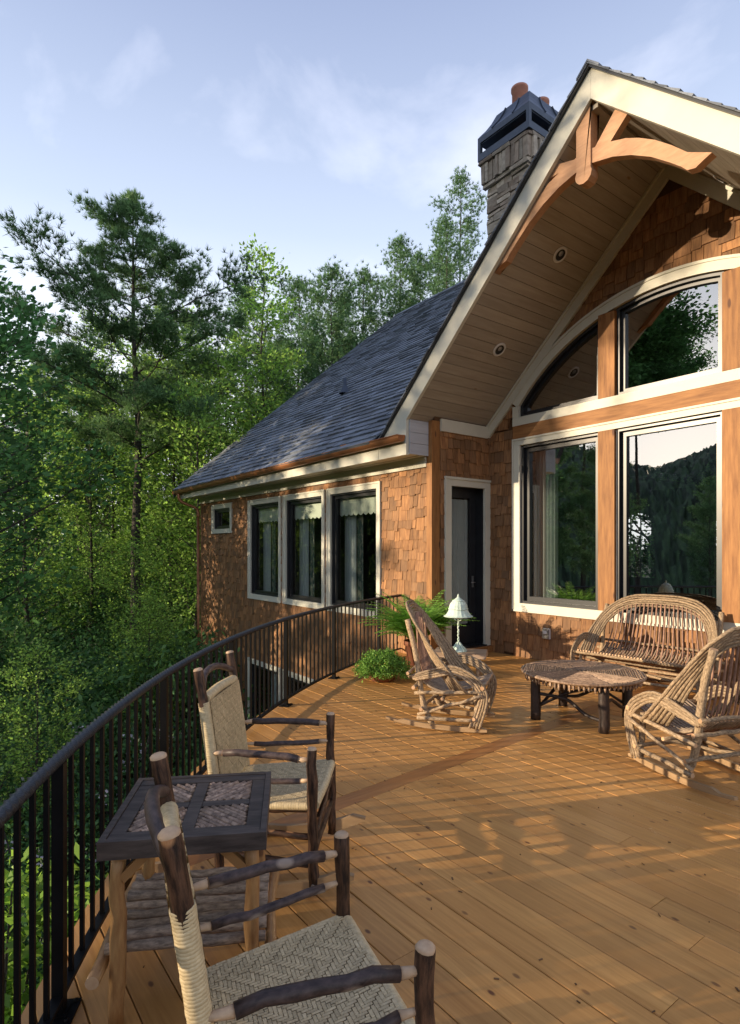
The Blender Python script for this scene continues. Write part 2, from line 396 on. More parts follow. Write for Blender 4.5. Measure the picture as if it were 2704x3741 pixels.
def npmesh(name, V, F, mats, tint=None, nper=4, parent=None, smooth=False):
    """V (N,3) float, F (M,nper) int"""
    me = bpy.data.meshes.new(name); V = np.ascontiguousarray(V, dtype=np.float32); F = np.ascontiguousarray(F, dtype=np.int32)
    me.vertices.add(len(V)); me.vertices.foreach_set('co', V.ravel())
    me.loops.add(F.size); me.loops.foreach_set('vertex_index', F.ravel())
    me.polygons.add(len(F)); me.polygons.foreach_set('loop_start', np.arange(0, F.size, nper, dtype=np.int32))
    me.polygons.foreach_set('loop_total', np.full(len(F), nper, dtype=np.int32))
    for m_ in (mats if isinstance(mats, (list, tuple)) else [mats]): me.materials.append(MATS[m_])
    me.update(calc_edges=True)
    at = me.attributes.new('tint', 'FLOAT', 'FACE')
    at.data.foreach_set('value', (np.full(len(F), .5) if tint is None else tint).astype(np.float32))
    if smooth: me.polygons.foreach_set('use_smooth', np.ones(len(F), dtype=bool))
    return link(name, me, parent)

CAMP = Vector((0, 0, 1.64))
GZ = -4.2       # ground level below the deck

# ================================================================== SETTING: ground, hills
def ground_z(x, y):
    d = np.hypot(x, y)
    z = GZ + 1.6 * np.clip((-x - 25) / 50, 0, 1) + .5*np.sin(x*.13)*np.cos(y*.11)
    return z - 10*np.clip((-y - 25)/60, 0, 1)
g = np.concatenate([np.linspace(-2500, -120, 12), np.linspace(-110, 110, 90), np.linspace(120, 2500, 12)])
GX, GY = np.meshgrid(g, g, indexing='ij')
GZZ = ground_z(GX, GY)
nn = len(g)
idx = np.arange(nn*nn).reshape(nn, nn)
F = np.stack([idx[:-1, :-1], idx[1:, :-1], idx[1:, 1:], idx[:-1, 1:]], -1).reshape(-1, 4)
o = npmesh('ground', np.stack([GX, GY, GZZ], -1).reshape(-1, 3), F, 'ground', smooth=True); o['kind'] = 'structure'
# wooded ridge across the valley (seen mirrored in the big windows)
leafmat('hill_forest', (.022, .050, .020), (.05, .085, .03), 0, .8)
rs = np.random.RandomState(3)
na, nr = 520, 60
A = np.linspace(radians(195), radians(330), na); Rr = np.linspace(90, 330, nr)
AA, RR = np.meshgrid(A, Rr, indexing='ij')
prof = np.sin(np.clip((RR - 90)/170, 0, 1)*pi/2)
ridge = 44 + 6*np.sin(AA*5.3 + 1) + 4*np.sin(AA*13.1) + 2*np.sin(AA*31)
HZ = -14 + (ridge+14)*prof + rs.rand(na, nr)*2.6*np.clip(prof*3, 0, 1)
AA = AA + rs.uniform(-.0012, .0012, AA.shape); RR2 = RR + rs.uniform(-1.5, 1.5, RR.shape)
idx = np.arange(na*nr).reshape(na, nr)
F = np.stack([idx[:-1, :-1], idx[1:, :-1], idx[1:, 1:], idx[:-1, 1:]], -1).reshape(-1, 4)
o = npmesh('hills', np.stack([np.cos(AA)*RR2, np.sin(AA)*RR2, HZ], -1).reshape(-1, 3), F, 'hill_forest', tint=rs.rand(len(F))); o['kind'] = 'structure'

# ================================================================== DECK
CC = (2.665, 9.463); RAIL_R = 10.3676; EDGE_R = 10.50
deck = thing('deck', 'x', 'x'); del deck['label']; del deck['category']; deck['kind'] = 'structure'; WT[deck] = (0, 0, 0)
def edge_x(y):
    q = EDGE_R**2 - (y - CC[1])**2
    return CC[0] - sqrt(q) if q > 0 else None
def div_x(y, side): # divider board centre line
    return -3.06 - (y - 1.2)*.082 + side*.072
rowh = .1455
y = -.72; k = 0
nb = 0
while y < 7.16:
    y0, y1 = y, min(y + rowh - .0045, 7.165)
    e0, e1 = edge_x(y0), edge_x(y1)
    if e0 is None: y += rowh; continue
    if y0 >= 5.93: e0 = e1 = -6.355
    spans = []
    rx = 3.2 if e0 < 3 else e0
    if e0 < div_x(y0, -1) and e1 < div_x(y1, -1):
        spans.append((e0, e1, div_x(y0, -1) - .003, div_x(y1, -1) - .003))
        spans.append((div_x(y0, 1) + .003, div_x(y1, 1) + .003, rx, rx))
    elif y0 > .9:
        spans.append((max(e0, div_x(y0, 1) + .003), max(e1, div_x(y1, 1) + .003), rx, rx))
    else:
        spans.append((e0, e1, rx, rx))
    for (a0, a1, b0, b1) in spans:
        x = max(a0, a1); xs = []
        x += RN.uniform(.5, 3.0)
        while x < min(b0, b1) - .5:
            xs.append(x); x += RN.uniform(1.7, 3.6)
        cuts = [(a0, a1)] + [(q, q) for q in xs] + [(b0, b1)]
        for c in range(len(cuts) - 1):
            l0, l1 = cuts[c]; r0, r1 = cuts[c+1]
            if c: l0 += .0025; l1 += .0025
            m = MB(); dz = RN.uniform(-.0012, .0012)
            ch = .003
            m.hexa([(l0, y0, -.03), (r0, y0, -.03), (r1, y1, -.03), (l1, y1, -.03), (l0, y0, -ch+dz), (r0, y0, -ch+dz), (r1, y1, -ch+dz), (l1, y1, -ch+dz)], RN.random())
            i = len(m.v); tt = m.t[0]
            m.v += [(l0, y0+ch, dz), (r0, y0+ch, dz), (r1, y1-ch, dz), (l1, y1-ch, dz)]
            m.f.pop(1); m.t.pop(1); m.m.pop(1); m.smooth.pop(1); del m.uv[4:8]
            m.face((i, i+1, i+2, i+3), tt); m.face((4, 5, i+1, i), tt); m.face((6, 7, i+3, i+2), tt)
            m.face((5, 6, i+2, i+1), tt); m.face((7, 4, i, i+3), tt)
            obj('deck_board', m, 'deck_pine', deck); nb += 1
    y += rowh
m = MB(); m.hexa([(div_x(.93, -1), .93, -.03), (div_x(.93, 1), .93, -.03), (div_x(7.16, 1), 7.16, -.03), (div_x(7.16, -1), 7.16, -.03),
                  (div_x(.93, -1), .93, 0), (div_x(.93, 1), .93, 0), (div_x(7.16, 1), 7.16, 0), (div_x(7.16, -1), 7.16, 0)])
obj('divider_board', m, 'deck_divider', deck)
# joists and rim under the boards
m = MB(); n_ = 70; a0, a1 = radians(196), radians(285)
for i in range(n_):
    t0 = a0 + (a1-a0)*i/n_; t1 = a0 + (a1-a0)*(i+1)/n_
    q = []
    for z in (-.34, -.032):
        for (tt, rr) in ((t0, EDGE_R-.05), (t1, EDGE_R-.05), (t1, EDGE_R-.01), (t0, EDGE_R-.01)):
            q.append((CC[0]+rr*cos(tt), CC[1]+rr*sin(tt), z))
    m.hexa(q)
obj('rim_board', m, 'deck_divider', deck)
m = MB()
for i in range(24):
    xx = -7 + i*.42; yl = CC[1] - sqrt(max(0, (EDGE_R-.08)**2 - (xx-CC[0])**2))
    m.box(xx, xx+.04, max(yl, -.9), 5.9 if xx < -6.36 else 7.1, -.26, -.034)
obj('joist', m, 'backing', deck, kind='stuff')

m = MB()
for i in range(260):
    xx, yy = RN.uniform(-6, 1.0), RN.uniform(.3, 7)
    if math.hypot(xx-CC[0], yy-CC[1]) > 10.2 or (yy > 5.9 and xx < -6.3): continue
    a = RN.uniform(0, 6.28); l_ = RN.uniform(.003, .011); w_ = RN.uniform(.0015, .0035)
    m.obox((xx, yy, .0035), (cos(a)*l_, sin(a)*l_, 0), (-sin(a)*w_, cos(a)*w_, 0), (0, 0, .0015), RN.random())
obj('litter', m, 'lamp_litter', deck, kind='stuff')

# ================================================================== HOUSE
HX = (-9.0, 7.0, GZ)
house = thing('lodge_house', 'brown cedar shake house with cream trim and a tall gabled porch beside the deck', 'house', HX, 0, None, True)
XC = -3.50; PZ = 6.68; PI_ = 6.33; SL = .955          # gable centre, outer and inner peak height, slope
YM = 7.17; YW = 5.95; XD = -6.36; YG = 5.50
def soff(x): return PI_ - SL*abs(x - XC)
SHK = []      # shingle records: (wallkey, points8, tint, score)
def score(c, area):
    return area / max((Vector(c) - CAMP).length_squared, .1)
def clip_rects(x0, x1, z0, z1, holes):
    R = [(x0, x1, z0, z1)]
    for (a, b, c, d) in holes:
        N_ = []
        for r in R:
            if r[1] <= a or r[0] >= b or r[3] <= c or r[2] >= d: N_.append(r); continue
            if r[0] < a: N_.append((r[0], a, r[2], r[3]))
            if r[1] > b: N_.append((b, r[1], r[2], r[3]))
            x0_, x1_ = max(r[0], a), min(r[1], b)
            if r[3] > d: N_.append((x0_, x1_, d, r[3]))
            if r[2] < c: N_.append((x0_, x1_, r[2], c))
        R = N_
    return [r for r in R if r[1]-r[0] > .012 and r[3]-r[2] > .02]
def shingles(key, P, holes, x0, x1, z0, z1, ztop=None, zbot=None, exp=.19, wr=(.075, .20)):
    """P(u,z,out)->3d point; u runs along the wall"""
    rows = int((z1 - z0)/exp) + 1
    for r in range(rows):
        zb = z0 + r*exp; u = x0 - RN.uniform(0, .12)
        while u < x1:
            wd = RN.uniform(*wr); a = max(u, x0); b = min(u + wd - .0065, x1); u += wd
            if b - a < .015: continue
            dz = RN.choice((-.028, 0, .02, .035)) + RN.uniform(-.008, .008)
            zz0 = max(zb + dz, z0); zz1 = min(zb + exp + .05, z1)
            if zz1 - zz0 < .02: continue
            th = RN.uniform(.017, .030); tn = RN.random()
            for (ra, rb, rc, rd) in clip_rects(a, b, zz0, zz1, holes):
                za0 = zb0 = rc; za1 = zb1 = rd
                if ztop: za1 = min(rd, ztop(ra)); zb1 = min(rd, ztop(rb))
                if zbot:
                    q0, q1 = zbot(ra), zbot(rb); za0 = max(rc, q0); zb0 = max(rc, q1)
                if za1 - za0 < .01 and zb1 - zb0 < .01: continue
                za1 = max(za1, za0 + .002); zb1 = max(zb1, zb0 + .002)
                f1 = .006
                pts = [P(ra, za0, 0), P(rb, zb0, 0), P(rb, zb0, th), P(ra, za0, th),
                       P(ra, za1, 0), P(rb, zb1, 0), P(rb, zb1, f1), P(ra, za1, f1)]
                c = Vector(pts[3]).lerp(Vector(pts[6]), .5)
                SHK.append((key, pts, tn, score(c, (rb-ra)*(rd-rc))))
# ---- openings
TRM = .115
main_holes = [(-5.80, -1.28, .75, 3.46)]
arch_c = (XC - .04, 2.013)
def arch_z(x, r):
    q = r*r - (x - arch_c[0])**2
    return arch_c[1] + sqrt(q) if q > 0 else -99
A_IN, A_OUT = 2.84, 2.975
XL_, XR_ = -5.86, 2*arch_c[0] + 5.86
# main gable wall shakes
P_main = lambda u, z, o_: (u, YM - o_, z)
shingles('gable_wall', P_main, main_holes, XD+.02, .4, 0.0, 3.465, ztop=lambda x: soff(x) - .16, exp=.165, wr=(.09, .22))
shingles('gable_wall', P_main, [(XL_+.03, XR_-.03, 3.4, 3.82)], XD+.02, .4, 3.465, 5.95,
         ztop=lambda x: soff(x) - .16, zbot=lambda x: (arch_z(x, A_OUT-.03) if XL_ < x < XR_ and arch_z(x, A_OUT-.03) > 3.4 else -9), exp=.165, wr=(.09, .22))
# wall body behind the shakes (thick, with the window openings)
def wall_cells(m, us, zs, inside, P, th=.12):
    for i in range(len(us)-1):
        for j in range(len(zs)-1):
            uc = (us[i]+us[i+1])/2; zc = (zs[j]+zs[j+1])/2
            if inside(uc, zc):
                a, b, c, d = us[i], us[i+1], zs[j], zs[j+1]
                m.hexa([P(a, c, -th), P(b, c, -th), P(b, c, -.001), P(a, c, -.001), P(a, d, -th), P(b, d, -th), P(b, d, -.001), P(a, d, -.001)])
m = MB()
wall_cells(m, [XD, -5.80, -1.28, 1.0], [-.3, .75, 3.46, 3.5], lambda u, z: not(-5.8 < u < -1.28 and .75 < z < 3.46), P_main)
us = list(np.linspace(XD, 1.0, 75))
for i in range(len(us)-1):
    a, b = us[i], us[i+1]; c = (a+b)/2
    zb = arch_z(c, A_IN+.05) if (XL_+.05 < c < XR_-.05) else 3.5
    zb = max(zb, 3.5); zt = soff(c)
    if zt > zb: m.hexa([P_main(a, zb, -.12), P_main(b, zb, -.12), P_main(b, zb, -.001), P_main(a, zb, -.001), P_main(a, zt, -.12), P_main(b, zt, -.12), P_main(b, zt, -.001), P_main(a, zt, -.001)])
gwall = obj('gable_wall', m, 'backing', house)
# door wall (faces +X)
P_door = lambda u, z, o_: (XD + o_, u, z)
door_hole = [(6.20, 7.13, -.1, 2.69)]
shingles('door_wall', P_door, door_hole, 6.08, YM-.015, 0.0, 3.42, exp=.165, wr=(.09, .2))
m = MB(); wall_cells(m, [5.97, 6.27, 7.05, YM+.1], [-.3, .08, 2.6, 3.7], lambda u, z: not(6.27 < u < 7.05 and .08 < z < 2.6), P_door)
dwall = obj('door_wall', m, 'backing', house)
# wing wall
P_wing = lambda u, z, o_: (u, YW - o_, z)
WW = [(-12.60, -11.03, .50, 2.74), (-10.91, -9.31, .50, 2.74), (-9.21, -7.61, .50, 2.74)]
WS = (-14.80, -13.56, 2.04, 2.76)
LW = [(-12.60, -11.06, -3.3, -.90), (-10.93, -9.36, -3.3, -.90), (-9.24, -7.66, -3.3, -.90)]
LS = (-15.03, -13.52, -1.75, -.92)
whole = WW + [WS] + LW + [LS]
shr = [(a+.03, b-.03, c+.03, d-.03) for a, b, c, d in whole]
shingles('wing_wall', P_wing, shr, -15.60, -6.47, GZ+.2, 2.86, exp=.165, wr=(.085, .21))
m = MB()
cu = sorted(set([-15.60, -6.40] + [v for h in whole for v in (h[0]+.1, h[1]-.1)])); cz = sorted(set([GZ-.6, 3.2] + [v for h in whole for v in (h[2]+.1, h[3]-.1)]))
wall_cells(m, cu, cz, lambda u, z: not any(a+.1 < u < b-.1 and c+.1 < z < d-.1 for a, b, c, d in whole), P_wing)
m.box(-15.6, -15.48, YW+.12, 20, GZ-.6, 3.2); m.prism([(-15.55, YW, 3.2), (-15.55, 13.4, 9.7), (-15.55, 20.8, 3.2)], (.1, 0, 0))
wwall = obj('wing_wall', m, 'backing', house)
WALLS = {'gable_wall': gwall, 'door_wall': dwall, 'wing_wall': wwall}
SHK.sort(key=lambda q: -q[3])
rest = {k: MB() for k in WALLS}
for n_, (key, pts, tn, sc_) in enumerate(SHK):
    if n_ < 298:
        m = MB(); m.hexa(pts, tn); obj('shingle', m, 'shake', WALLS[key])
    else:
        rest[key].hexa(pts, tn)
for k, m in rest.items():
    if m.f: obj('shingle_siding', m, 'shake', WALLS[k], kind='stuff')
NSHK = len(SHK)

# ---- windows
def mitre_frame(m, P, a, b, c, d, wt, o0, o1):
    """four mitred boards, rectangle a..b x c..d in (u,z), width wt, between depths o0 and o1 (out)"""
    O = [(a, c), (b, c), (b, d), (a, d)]; I = [(a+wt, c+wt), (b-wt, c+wt), (b-wt, d-wt), (a+wt, d-wt)]
    for k in range(4):
        k2 = (k+1) % 4
        q = [(O[k], o0), (O[k2], o0), (I[k2], o0), (I[k], o0), (O[k], o1), (O[k2], o1), (I[k2], o1), (I[k], o1)]
        m.hexa([P(p[0], p[1], oo) for p, oo in q], RN.random())
def window(parent, P, r, label=None, gl='wing_glass', rec=.085, sash=.055, tw=TRM, sill=True):
    a, b, c, d = r
    m = MB(); mitre_frame(m, P, a, b, c, d, tw, -.10, .035); mitre_frame(m, P, a-.012, b+.012, c-.012, d+.012, .03, .0, .048)
    wd = obj('window', m, 'trim_paint', parent)
    m = MB(); mitre_frame(m, P, a+tw+.001, b-tw-.001, c+tw+.001, d-tw-.001, .03, -.095, .002)
    mitre_frame(m, P, a+tw+.032, b-tw-.032, c+tw+.032, d-tw-.032, sash, -.095, -.045)
    obj('sash', m, 'dark_sash', wd)
    m = MB(); x0, x1, z0, z1 = a+tw+.04, b-tw-.04, c+tw+.04, d-tw-.04
    m.quad(P(x0, z0, -rec), P(x1, z0, -rec), P(x1, z1, -rec), P(x0, z1, -rec)); obj('pane', m, gl, wd)
    return wd
for r in WW + [WS] + LW + [LS]: window(house, P_wing, r, tw=.10)
# main lower windows: shared cream casing
ZB, ZT, ZBM = .70, 3.30, 3.505
m = MB()
Pm = P_main
U0, U1 = -5.85, 2*arch_c[0] + 5.85
for (a, b, c, d) in ((U0, U1, ZT-.10, ZT), (U0, U1, ZB, ZB+.115), (U0, U0+.125, ZB+.115, ZT-.10), (U1-.125, U1, ZB+.115, ZT-.10)):
    m.box(a, b, YM-.045, YM+.08, c, d, RN.random())
m.box(U0-.01, U1+.01, YM-.06, YM, ZT-.022, ZT+.004); m.box(U0-.012, U0+.02, YM-.058, YM, ZB-.01, ZT-.024); m.box(U0-.01, U1+.01, YM-.058, YM, ZB-.012, ZB+.015)
mw = obj('window', m, 'trim_paint', house)
POSTS = [(-4.42, -4.186), (-2.89, -2.655)]
bays = [(U0+.125, -4.42), (-4.186, -2.89), (-2.655, U1-.125)]
for (a, b) in bays:
    m = MB(); c, d = ZB+.115, ZT-.10
    mitre_frame(m, Pm, a+.001, b-.001, c+.001, d-.001, .035, -.115, .0); mitre_frame(m, Pm, a+.037, b-.037, c+.037, d-.037, .065, -.115, -.06)
    if a > -5: m.box(a+.002, a+.014, YM-.012, YM+.01, c+.002, d-.002, mi=1); 
    obj('sash', m, ['dark_sash', 'trim_paint'], mw)
    m = MB(); m.quad(Pm(a+.06, c+.06, -.10), Pm(b-.06, c+.06, -.10), Pm(b-.06, d-.06, -.10), Pm(a+.06, d-.06, -.10)); obj('pane', m, 'window_glass', mw)
m = MB()
for k, (a, b) in enumerate(POSTS): m.box(a, b, YM-.052, YM+.1, ZB+.117, ZT-.102, RN.random()); obj('wood_post', m, 'cedar', house); m = MB()
for (a, b) in POSTS:
    zt_ = arch_z((a+b)/2, A_IN) - .004
    m.box(a, b, YM-.05, YM+.1, 3.632, zt_, RN.random())
    obj('wood_post', m, 'cedar', house); m = MB()
m = MB(); m.box(U0, U1, YM-.048, YM+.08, ZT+.006, ZBM-.003); obj('wood_beam', m, 'cedar_beam', house)
# arched transom
m = MB(); m.box(XL_, XR_, YM-.045, YM+.08, ZBM, 3.63)
m.box(XL_, XL_+.115, YM-.045, YM+.08, 3.632, 3.80); m.box(XR_-.115, XR_, YM-.045, YM+.08, 3.632, 3.80)
NA = 40; th0 = math.acos(2.33/A_OUT); th1 = pi - th0
def arcp(r, th, y): return (arch_c[0] + r*cos(th), y, arch_c[1] + r*sin(th))
for i in range(NA):
    a, b = th0 + (th1-th0)*i/NA, th0 + (th1-th0)*(i+1)/NA
    m.hexa([arcp(A_IN, a, YM+.08), arcp(A_OUT, a, YM+.08), arcp(A_OUT, b, YM+.08), arcp(A_IN, b, YM+.08),
            arcp(A_IN, a, YM-.045), arcp(A_OUT, a, YM-.045), arcp(A_OUT, b, YM-.045), arcp(A_IN, b, YM-.045)])
    m.hexa([arcp(A_OUT-.02, a, YM), arcp(A_OUT+.014, a, YM), arcp(A_OUT+.014, b, YM), arcp(A_OUT-.02, b, YM),
            arcp(A_OUT-.02, a, YM-.058), arcp(A_OUT+.014, a, YM-.058), arcp(A_OUT+.014, b, YM-.058), arcp(A_OUT-.02, b, YM-.058)])
aw = obj('window', m, 'trim_paint', house, label='arched transom window above the beam')
def arch_bay(a, b):
    """outline of a transom bay, polyline"""
    pts = [(a, 3.632), (b, 3.632)]
    n = 14
    for i in range(n+1):
        x = b + (a-b)*i/n; pts.append((x, max(arch_z(x, A_IN), 3.64)))
    return pts
def inset_poly(p, d):
    cx_ = sum(q[0] for q in p)/len(p); cz_ = sum(q[1] for q in p)/len(p); n = len(p); o_ = []
    for i in range(n):
        p0, p1, p2 = Vector((*p[i-1],)), Vector((*p[i],)), Vector((*p[(i+1) % n],))
        e1 = (p1-p0); e2 = (p2-p1)
        if e1.length < 1e-6 or e2.length < 1e-6: o_.append(tuple(p1)); continue
        e1.normalize(); e2.normalize(); n1 = Vector((-e1.y, e1.x)); n2 = Vector((-e2.y, e2.x)); bi = n1+n2
        if bi.length < 1e-6: bi = n1
        bi.normalize(); o_.append(tuple(p1 + bi*d/max(.45, bi.dot(n1))))
    return o_
for (a, b) in ((XL_+.115, POSTS[0][0]), (POSTS[0][1], POSTS[1][0]), (POSTS[1][1], XR_-.115)):
    op = arch_bay(a, b); ip = inset_poly(op, .04); ip2 = inset_poly(op, .085)
    m = MB(); n = len(op)
    for i in range(n):
        j = (i+1) % n
        for (A_, B_, o0, o1) in ((op, ip, -.115, -.004), (ip, ip2, -.115, -.06)):
            m.hexa([Pm(*A_[i], o0), Pm(*A_[j], o0), Pm(*B_[j], o0), Pm(*B_[i], o0), Pm(*A_[i], o1), Pm(*A_[j], o1), Pm(*B_[j], o1), Pm(*B_[i], o1)])
    obj('sash', m, 'dark_sash', aw)
    m = MB(); i0 = len(m.v); m.v += [Pm(q[0], q[1], -.10) for q in ip]; m.face(range(len(ip))); obj('pane', m, 'window_glass', aw)

# ---- door
m = MB()
for (a, b, c, d) in ((6.165, 6.29, .10, 2.71), (7.035, 7.155, .10, 2.71), (6.29, 7.035, 2.59, 2.71)):
    m.box(XD-.12, XD+.035, a, b, c, d)
m.box(XD, XD+.05, 6.15, 7.165, 2.69, 2.725); m.box(XD, XD+.048, 6.155, 6.185, .1, 2.688)
df = obj('door_frame', m, 'trim_paint', house)
m = MB(); m.box(XD-.22, XD-.17, 6.30, 6.42, .13, 2.58); m.box(XD-.22, XD-.17, 6.90, 7.03, .13, 2.58); m.box(XD-.22, XD-.17, 6.42, 6.90, .13, .42); m.box(XD-.22, XD-.17, 6.42, 6.90, 2.44, 2.58)
m.box(XD-.24, XD-.01, 7.031, 7.05, .12, 2.59); m.box(XD-.24, XD-.01, 6.28, 6.298, .12, 2.59); m.box(XD-.24, XD-.01, 6.298, 7.031, 2.582, 2.6)
dr = obj('door', m, 'dark_sash', house)
m = MB(); m.quad((XD-.19, 6.42, .42), (XD-.19, 6.90, .42), (XD-.19, 6.90, 2.44), (XD-.19, 6.42, 2.44)); obj('pane', m, 'wing_glass', dr)
m = MB(); m.tube([(XD-.17, 6.96, 1.1), (XD-.11, 6.96, 1.1), (XD-.11, 6.87, 1.1)], .009, 6); m.box(XD-.171, XD-.163, 6.94, 6.98, 1.02, 1.2); obj('handle', m, 'grey_metal', dr)
m = MB(); m.box(XD-.24, XD+.10, 6.17, 7.15, .004, .10); st = obj('threshold', m, 'cedar_beam', house)
m = MB(); m.box(XD-.25, XD+.06, 6.28, 7.05, .101, .125); obj('door_sill', m, 'dark_sash', house)

# ---- corner post, corner boards, frieze and porch soffit
m = MB(); m.box(-6.475, XD, 5.915, 6.078, -.02, soff(-6.42)-.005); obj('corner_post', m, 'cedar', house)
m = MB(); m.box(XD+.001, XD+.03, YM-.04, YM-.001, 0, 3.40); m.box(XD, XD+.045, YM-.07, YM-.03, 3.3, 3.40); obj('corner_board', m, 'shake', house)
m = MB(); m.box(XD, XD+.035, 6.08, YM-.02, 3.39, 3.575); 
for sg in (-1, 1):
    x0, x1 = XC, XC + sg*(2.9 if sg < 0 else 3.6)
    q = [(x0, YM-.05, soff(x0)-.005), (x1, YM-.05, soff(x1)-.005), (x1, YM-.05, soff(x1)-.215), (x0, YM-.05, soff(x0)-.215)]
    m.prism(q, (0, .045, 0))
    q = [(x0, YM-.075, soff(x0)-.005), (x1, YM-.075, soff(x1)-.005), (x1, YM-.075, soff(x1)-.05), (x0, YM-.075, soff(x0)-.05)]
    m.prism(q, (0, .024, 0))
obj('frieze_board', m, 'trim_paint', house)
# soffit boards run from the gable face to the wall
pitch = math.atan(SL); bw = .142
for sg in (-1, 1):
    Ltot = (2.93 if sg < 0 else 3.9)/cos(pitch); n = int(math.ceil(Ltot/bw))
    for i in range(n):
        s0, s1 = i*bw + .003, min((i+1)*bw - .002, Ltot + .02)
        if i == 0: s0 = .012
        q = []
        for (ss, oo) in ((s0, 0), (s1, 0), (s1, .018), (s0, .018)):
            q.append((XC + sg*(ss*cos(pitch) + oo*sin(pitch)*1), PI_ - ss*sin(pitch) + oo*cos(pitch)))
        y0_, y1_ = YG+.052, YM+.02
        m = MB(); m.hexa([(q[0][0], y0_, q[0][1]), (q[1][0], y0_, q[1][1]), (q[1][0], y1_, q[1][1]), (q[0][0], y1_, q[0][1]),
                          (q[3][0], y0_, q[3][1]), (q[2][0], y0_, q[2][1]), (q[2][0], y1_, q[2][1]), (q[3][0], y1_, q[3][1])], RN.random())
        obj('soffit_board', m, 'soffit_board', house)
m = MB(); m.box(XC-.05, XC+.05, YG+.055, YM-.08, PI_-.09, PI_-.045); obj('ridge_board', m, 'soffit_board', house)
# eave return box, boarded face towards the porch
for i, (z0, z1) in enumerate(((3.012, 3.17), (3.175, 3.33), (3.335, 3.47))):
    m = MB(); m.box(-6.45, -6.432, YG+.052, 5.913, z0, z1, .3+.2*i); obj('eave_board', m, 'eave_board', house)
m = MB(); m.prism([(-6.45, YG+.052, 3.472), (-6.45, 5.913, 3.472), (-6.45, 5.913, soff(-6.45)), (-6.45, YG+.052, soff(-6.45))], (.018, 0, 0), .3)
obj('eave_board', m, 'eave_board', house)

# ---- gable bargeboards
ox = lambda x: PZ - .035 - SL*abs(x - XC)
m = MB()
xe = -7.10
m.prism([(XC, YG, ox(XC)), (XC, YG, PI_), (-6.455, YG, soff(-6.455)), (-6.455, YG, 3.00), (xe, YG, 3.00), (xe, YG, ox(xe))], (0, .05, 0))
xe2 = .55
m.prism([(XC+.0015, YG, PI_), (XC+.0015, YG, ox(XC)), (xe2, YG, ox(xe2)), (xe2, YG, soff(xe2))], (0, .05, 0))
obj('bargeboard', m, 'trim_paint', house)
m = MB()    # thin drip edge under the roofing
for sg, x1 in ((-1, -7.12), (1, .56)):
    m.prism([(XC, YG-.035, PZ-.033), (x1, YG-.035, PZ-.033-SL*abs(x1-XC)), (x1, YG-.035, PZ-.008-SL*abs(x1-XC)), (XC, YG-.035, PZ-.008)], (0, 8.0, 0), .1)
obj('roof_deck', m, 'dark_sash', house)
# gable roof shingles: stepped courses
m = MB()
for sg, x1 in ((-1, 3.62), (1, 4.1)):
    s_ = 0; Lr = x1/cos(pitch); i = 0
    while s_ < Lr:
        s1 = min(s_ + .16, Lr)
        y_ = YG - .055
        while y_ < 11.5:
            wd = RN.uniform(.2, .42); yb = y_ + wd - .004; e = RN.uniform(-.012, .006) if y_ > YG else RN.uniform(-.01, .008)
            ya = y_ + (e if y_ <= YG-.05 else 0); tk = RN.uniform(.018, .03)
            q = []
            for (ss, oo) in ((s_-.02, 0), (s1, 0), (s1, tk), (s_-.02, .006)):
                q.append((XC + sg*(ss*cos(pitch) + oo*sin(pitch)), PZ-.006 - ss*sin(pitch) + oo*cos(pitch)))
            m.hexa([(q[0][0], ya, q[0][1]), (q[1][0], ya, q[1][1]), (q[1][0], yb, q[1][1]), (q[0][0], yb, q[0][1]),
                    (q[3][0], ya, q[3][1]), (q[2][0], ya, q[2][1]), (q[2][0], yb, q[2][1]), (q[3][0], yb, q[3][1])], RN.random())
            y_ += wd
        s_ = s1
y_ = YG - .06
while y_ < 9:
    for sg in (-1, 1):
        q = [(XC, PZ+.012), (XC+sg*.13, PZ+.012-.13*SL), (XC+sg*.13, PZ+.035-.13*SL), (XC, PZ+.035)]
        m.hexa([(q[0][0], y_, q[0][1]), (q[1][0], y_, q[1][1]), (q[1][0], y_+.2, q[1][1]), (q[0][0], y_+.2, q[0][1]),
                (q[3][0], y_, q[3][1]), (q[2][0], y_, q[2][1]), (q[2][0], y_+.2, q[2][1]), (q[3][0], y_+.2, q[3][1])], RN.random())
    y_ += .17
obj('gable_roofing', m, 'roof_slate', house, kind='stuff')

# ---- gable truss
YT = 5.56; TX = -3.61
tr = MB()
KP = [(-3.70, 6.16), (-3.53, 6.36 - .02), (-3.53, 5.78)]
def prismxz(m, poly, y0, d, tint=.5): m.prism([(x, y0, z) for x, z in poly], (0, d, 0), tint)
kp = [(TX-.085, soff(TX-.085)-.002), (XC, PI_-.003), (TX+.085+.0, soff(TX+.085)-.002), (TX+.085, 5.66)]
for i in range(9):
    a = radians(35 - 250*i/8); kp.append((TX + .098*cos(a), 5.61 + .098*sin(a)))
kp.append((TX-.085, 5.66))
m = MB(); prismxz(m, kp, YT-.02, .13, .55); tru = None
truss = MB(); 
def arcpoly(sg):
    up = [(-.06, 5.855), (-.30, 5.80), (-.46, 5.745), (-.60, 5.67), (-.76, 5.56), (-.92, 5.42), (-1.06, 5.28), (-1.24, 5.165)]
    dn = [(-1.20, 5.135), (-1.13, 5.10), (-1.06, 5.115), (-1.0, 5.18), (-.90, 5.27), (-.72, 5.42), (-.52, 5.545), (-.32, 5.635), (-.06, 5.70)]
    if sg > 0: up[-1] = (-1.27, 5.165)
    return [(TX - sg*x if False else TX + (x if sg < 0 else -x), z) for x, z in up + dn]
pA = arcpoly(-1); pB = arcpoly(1)[::-1]
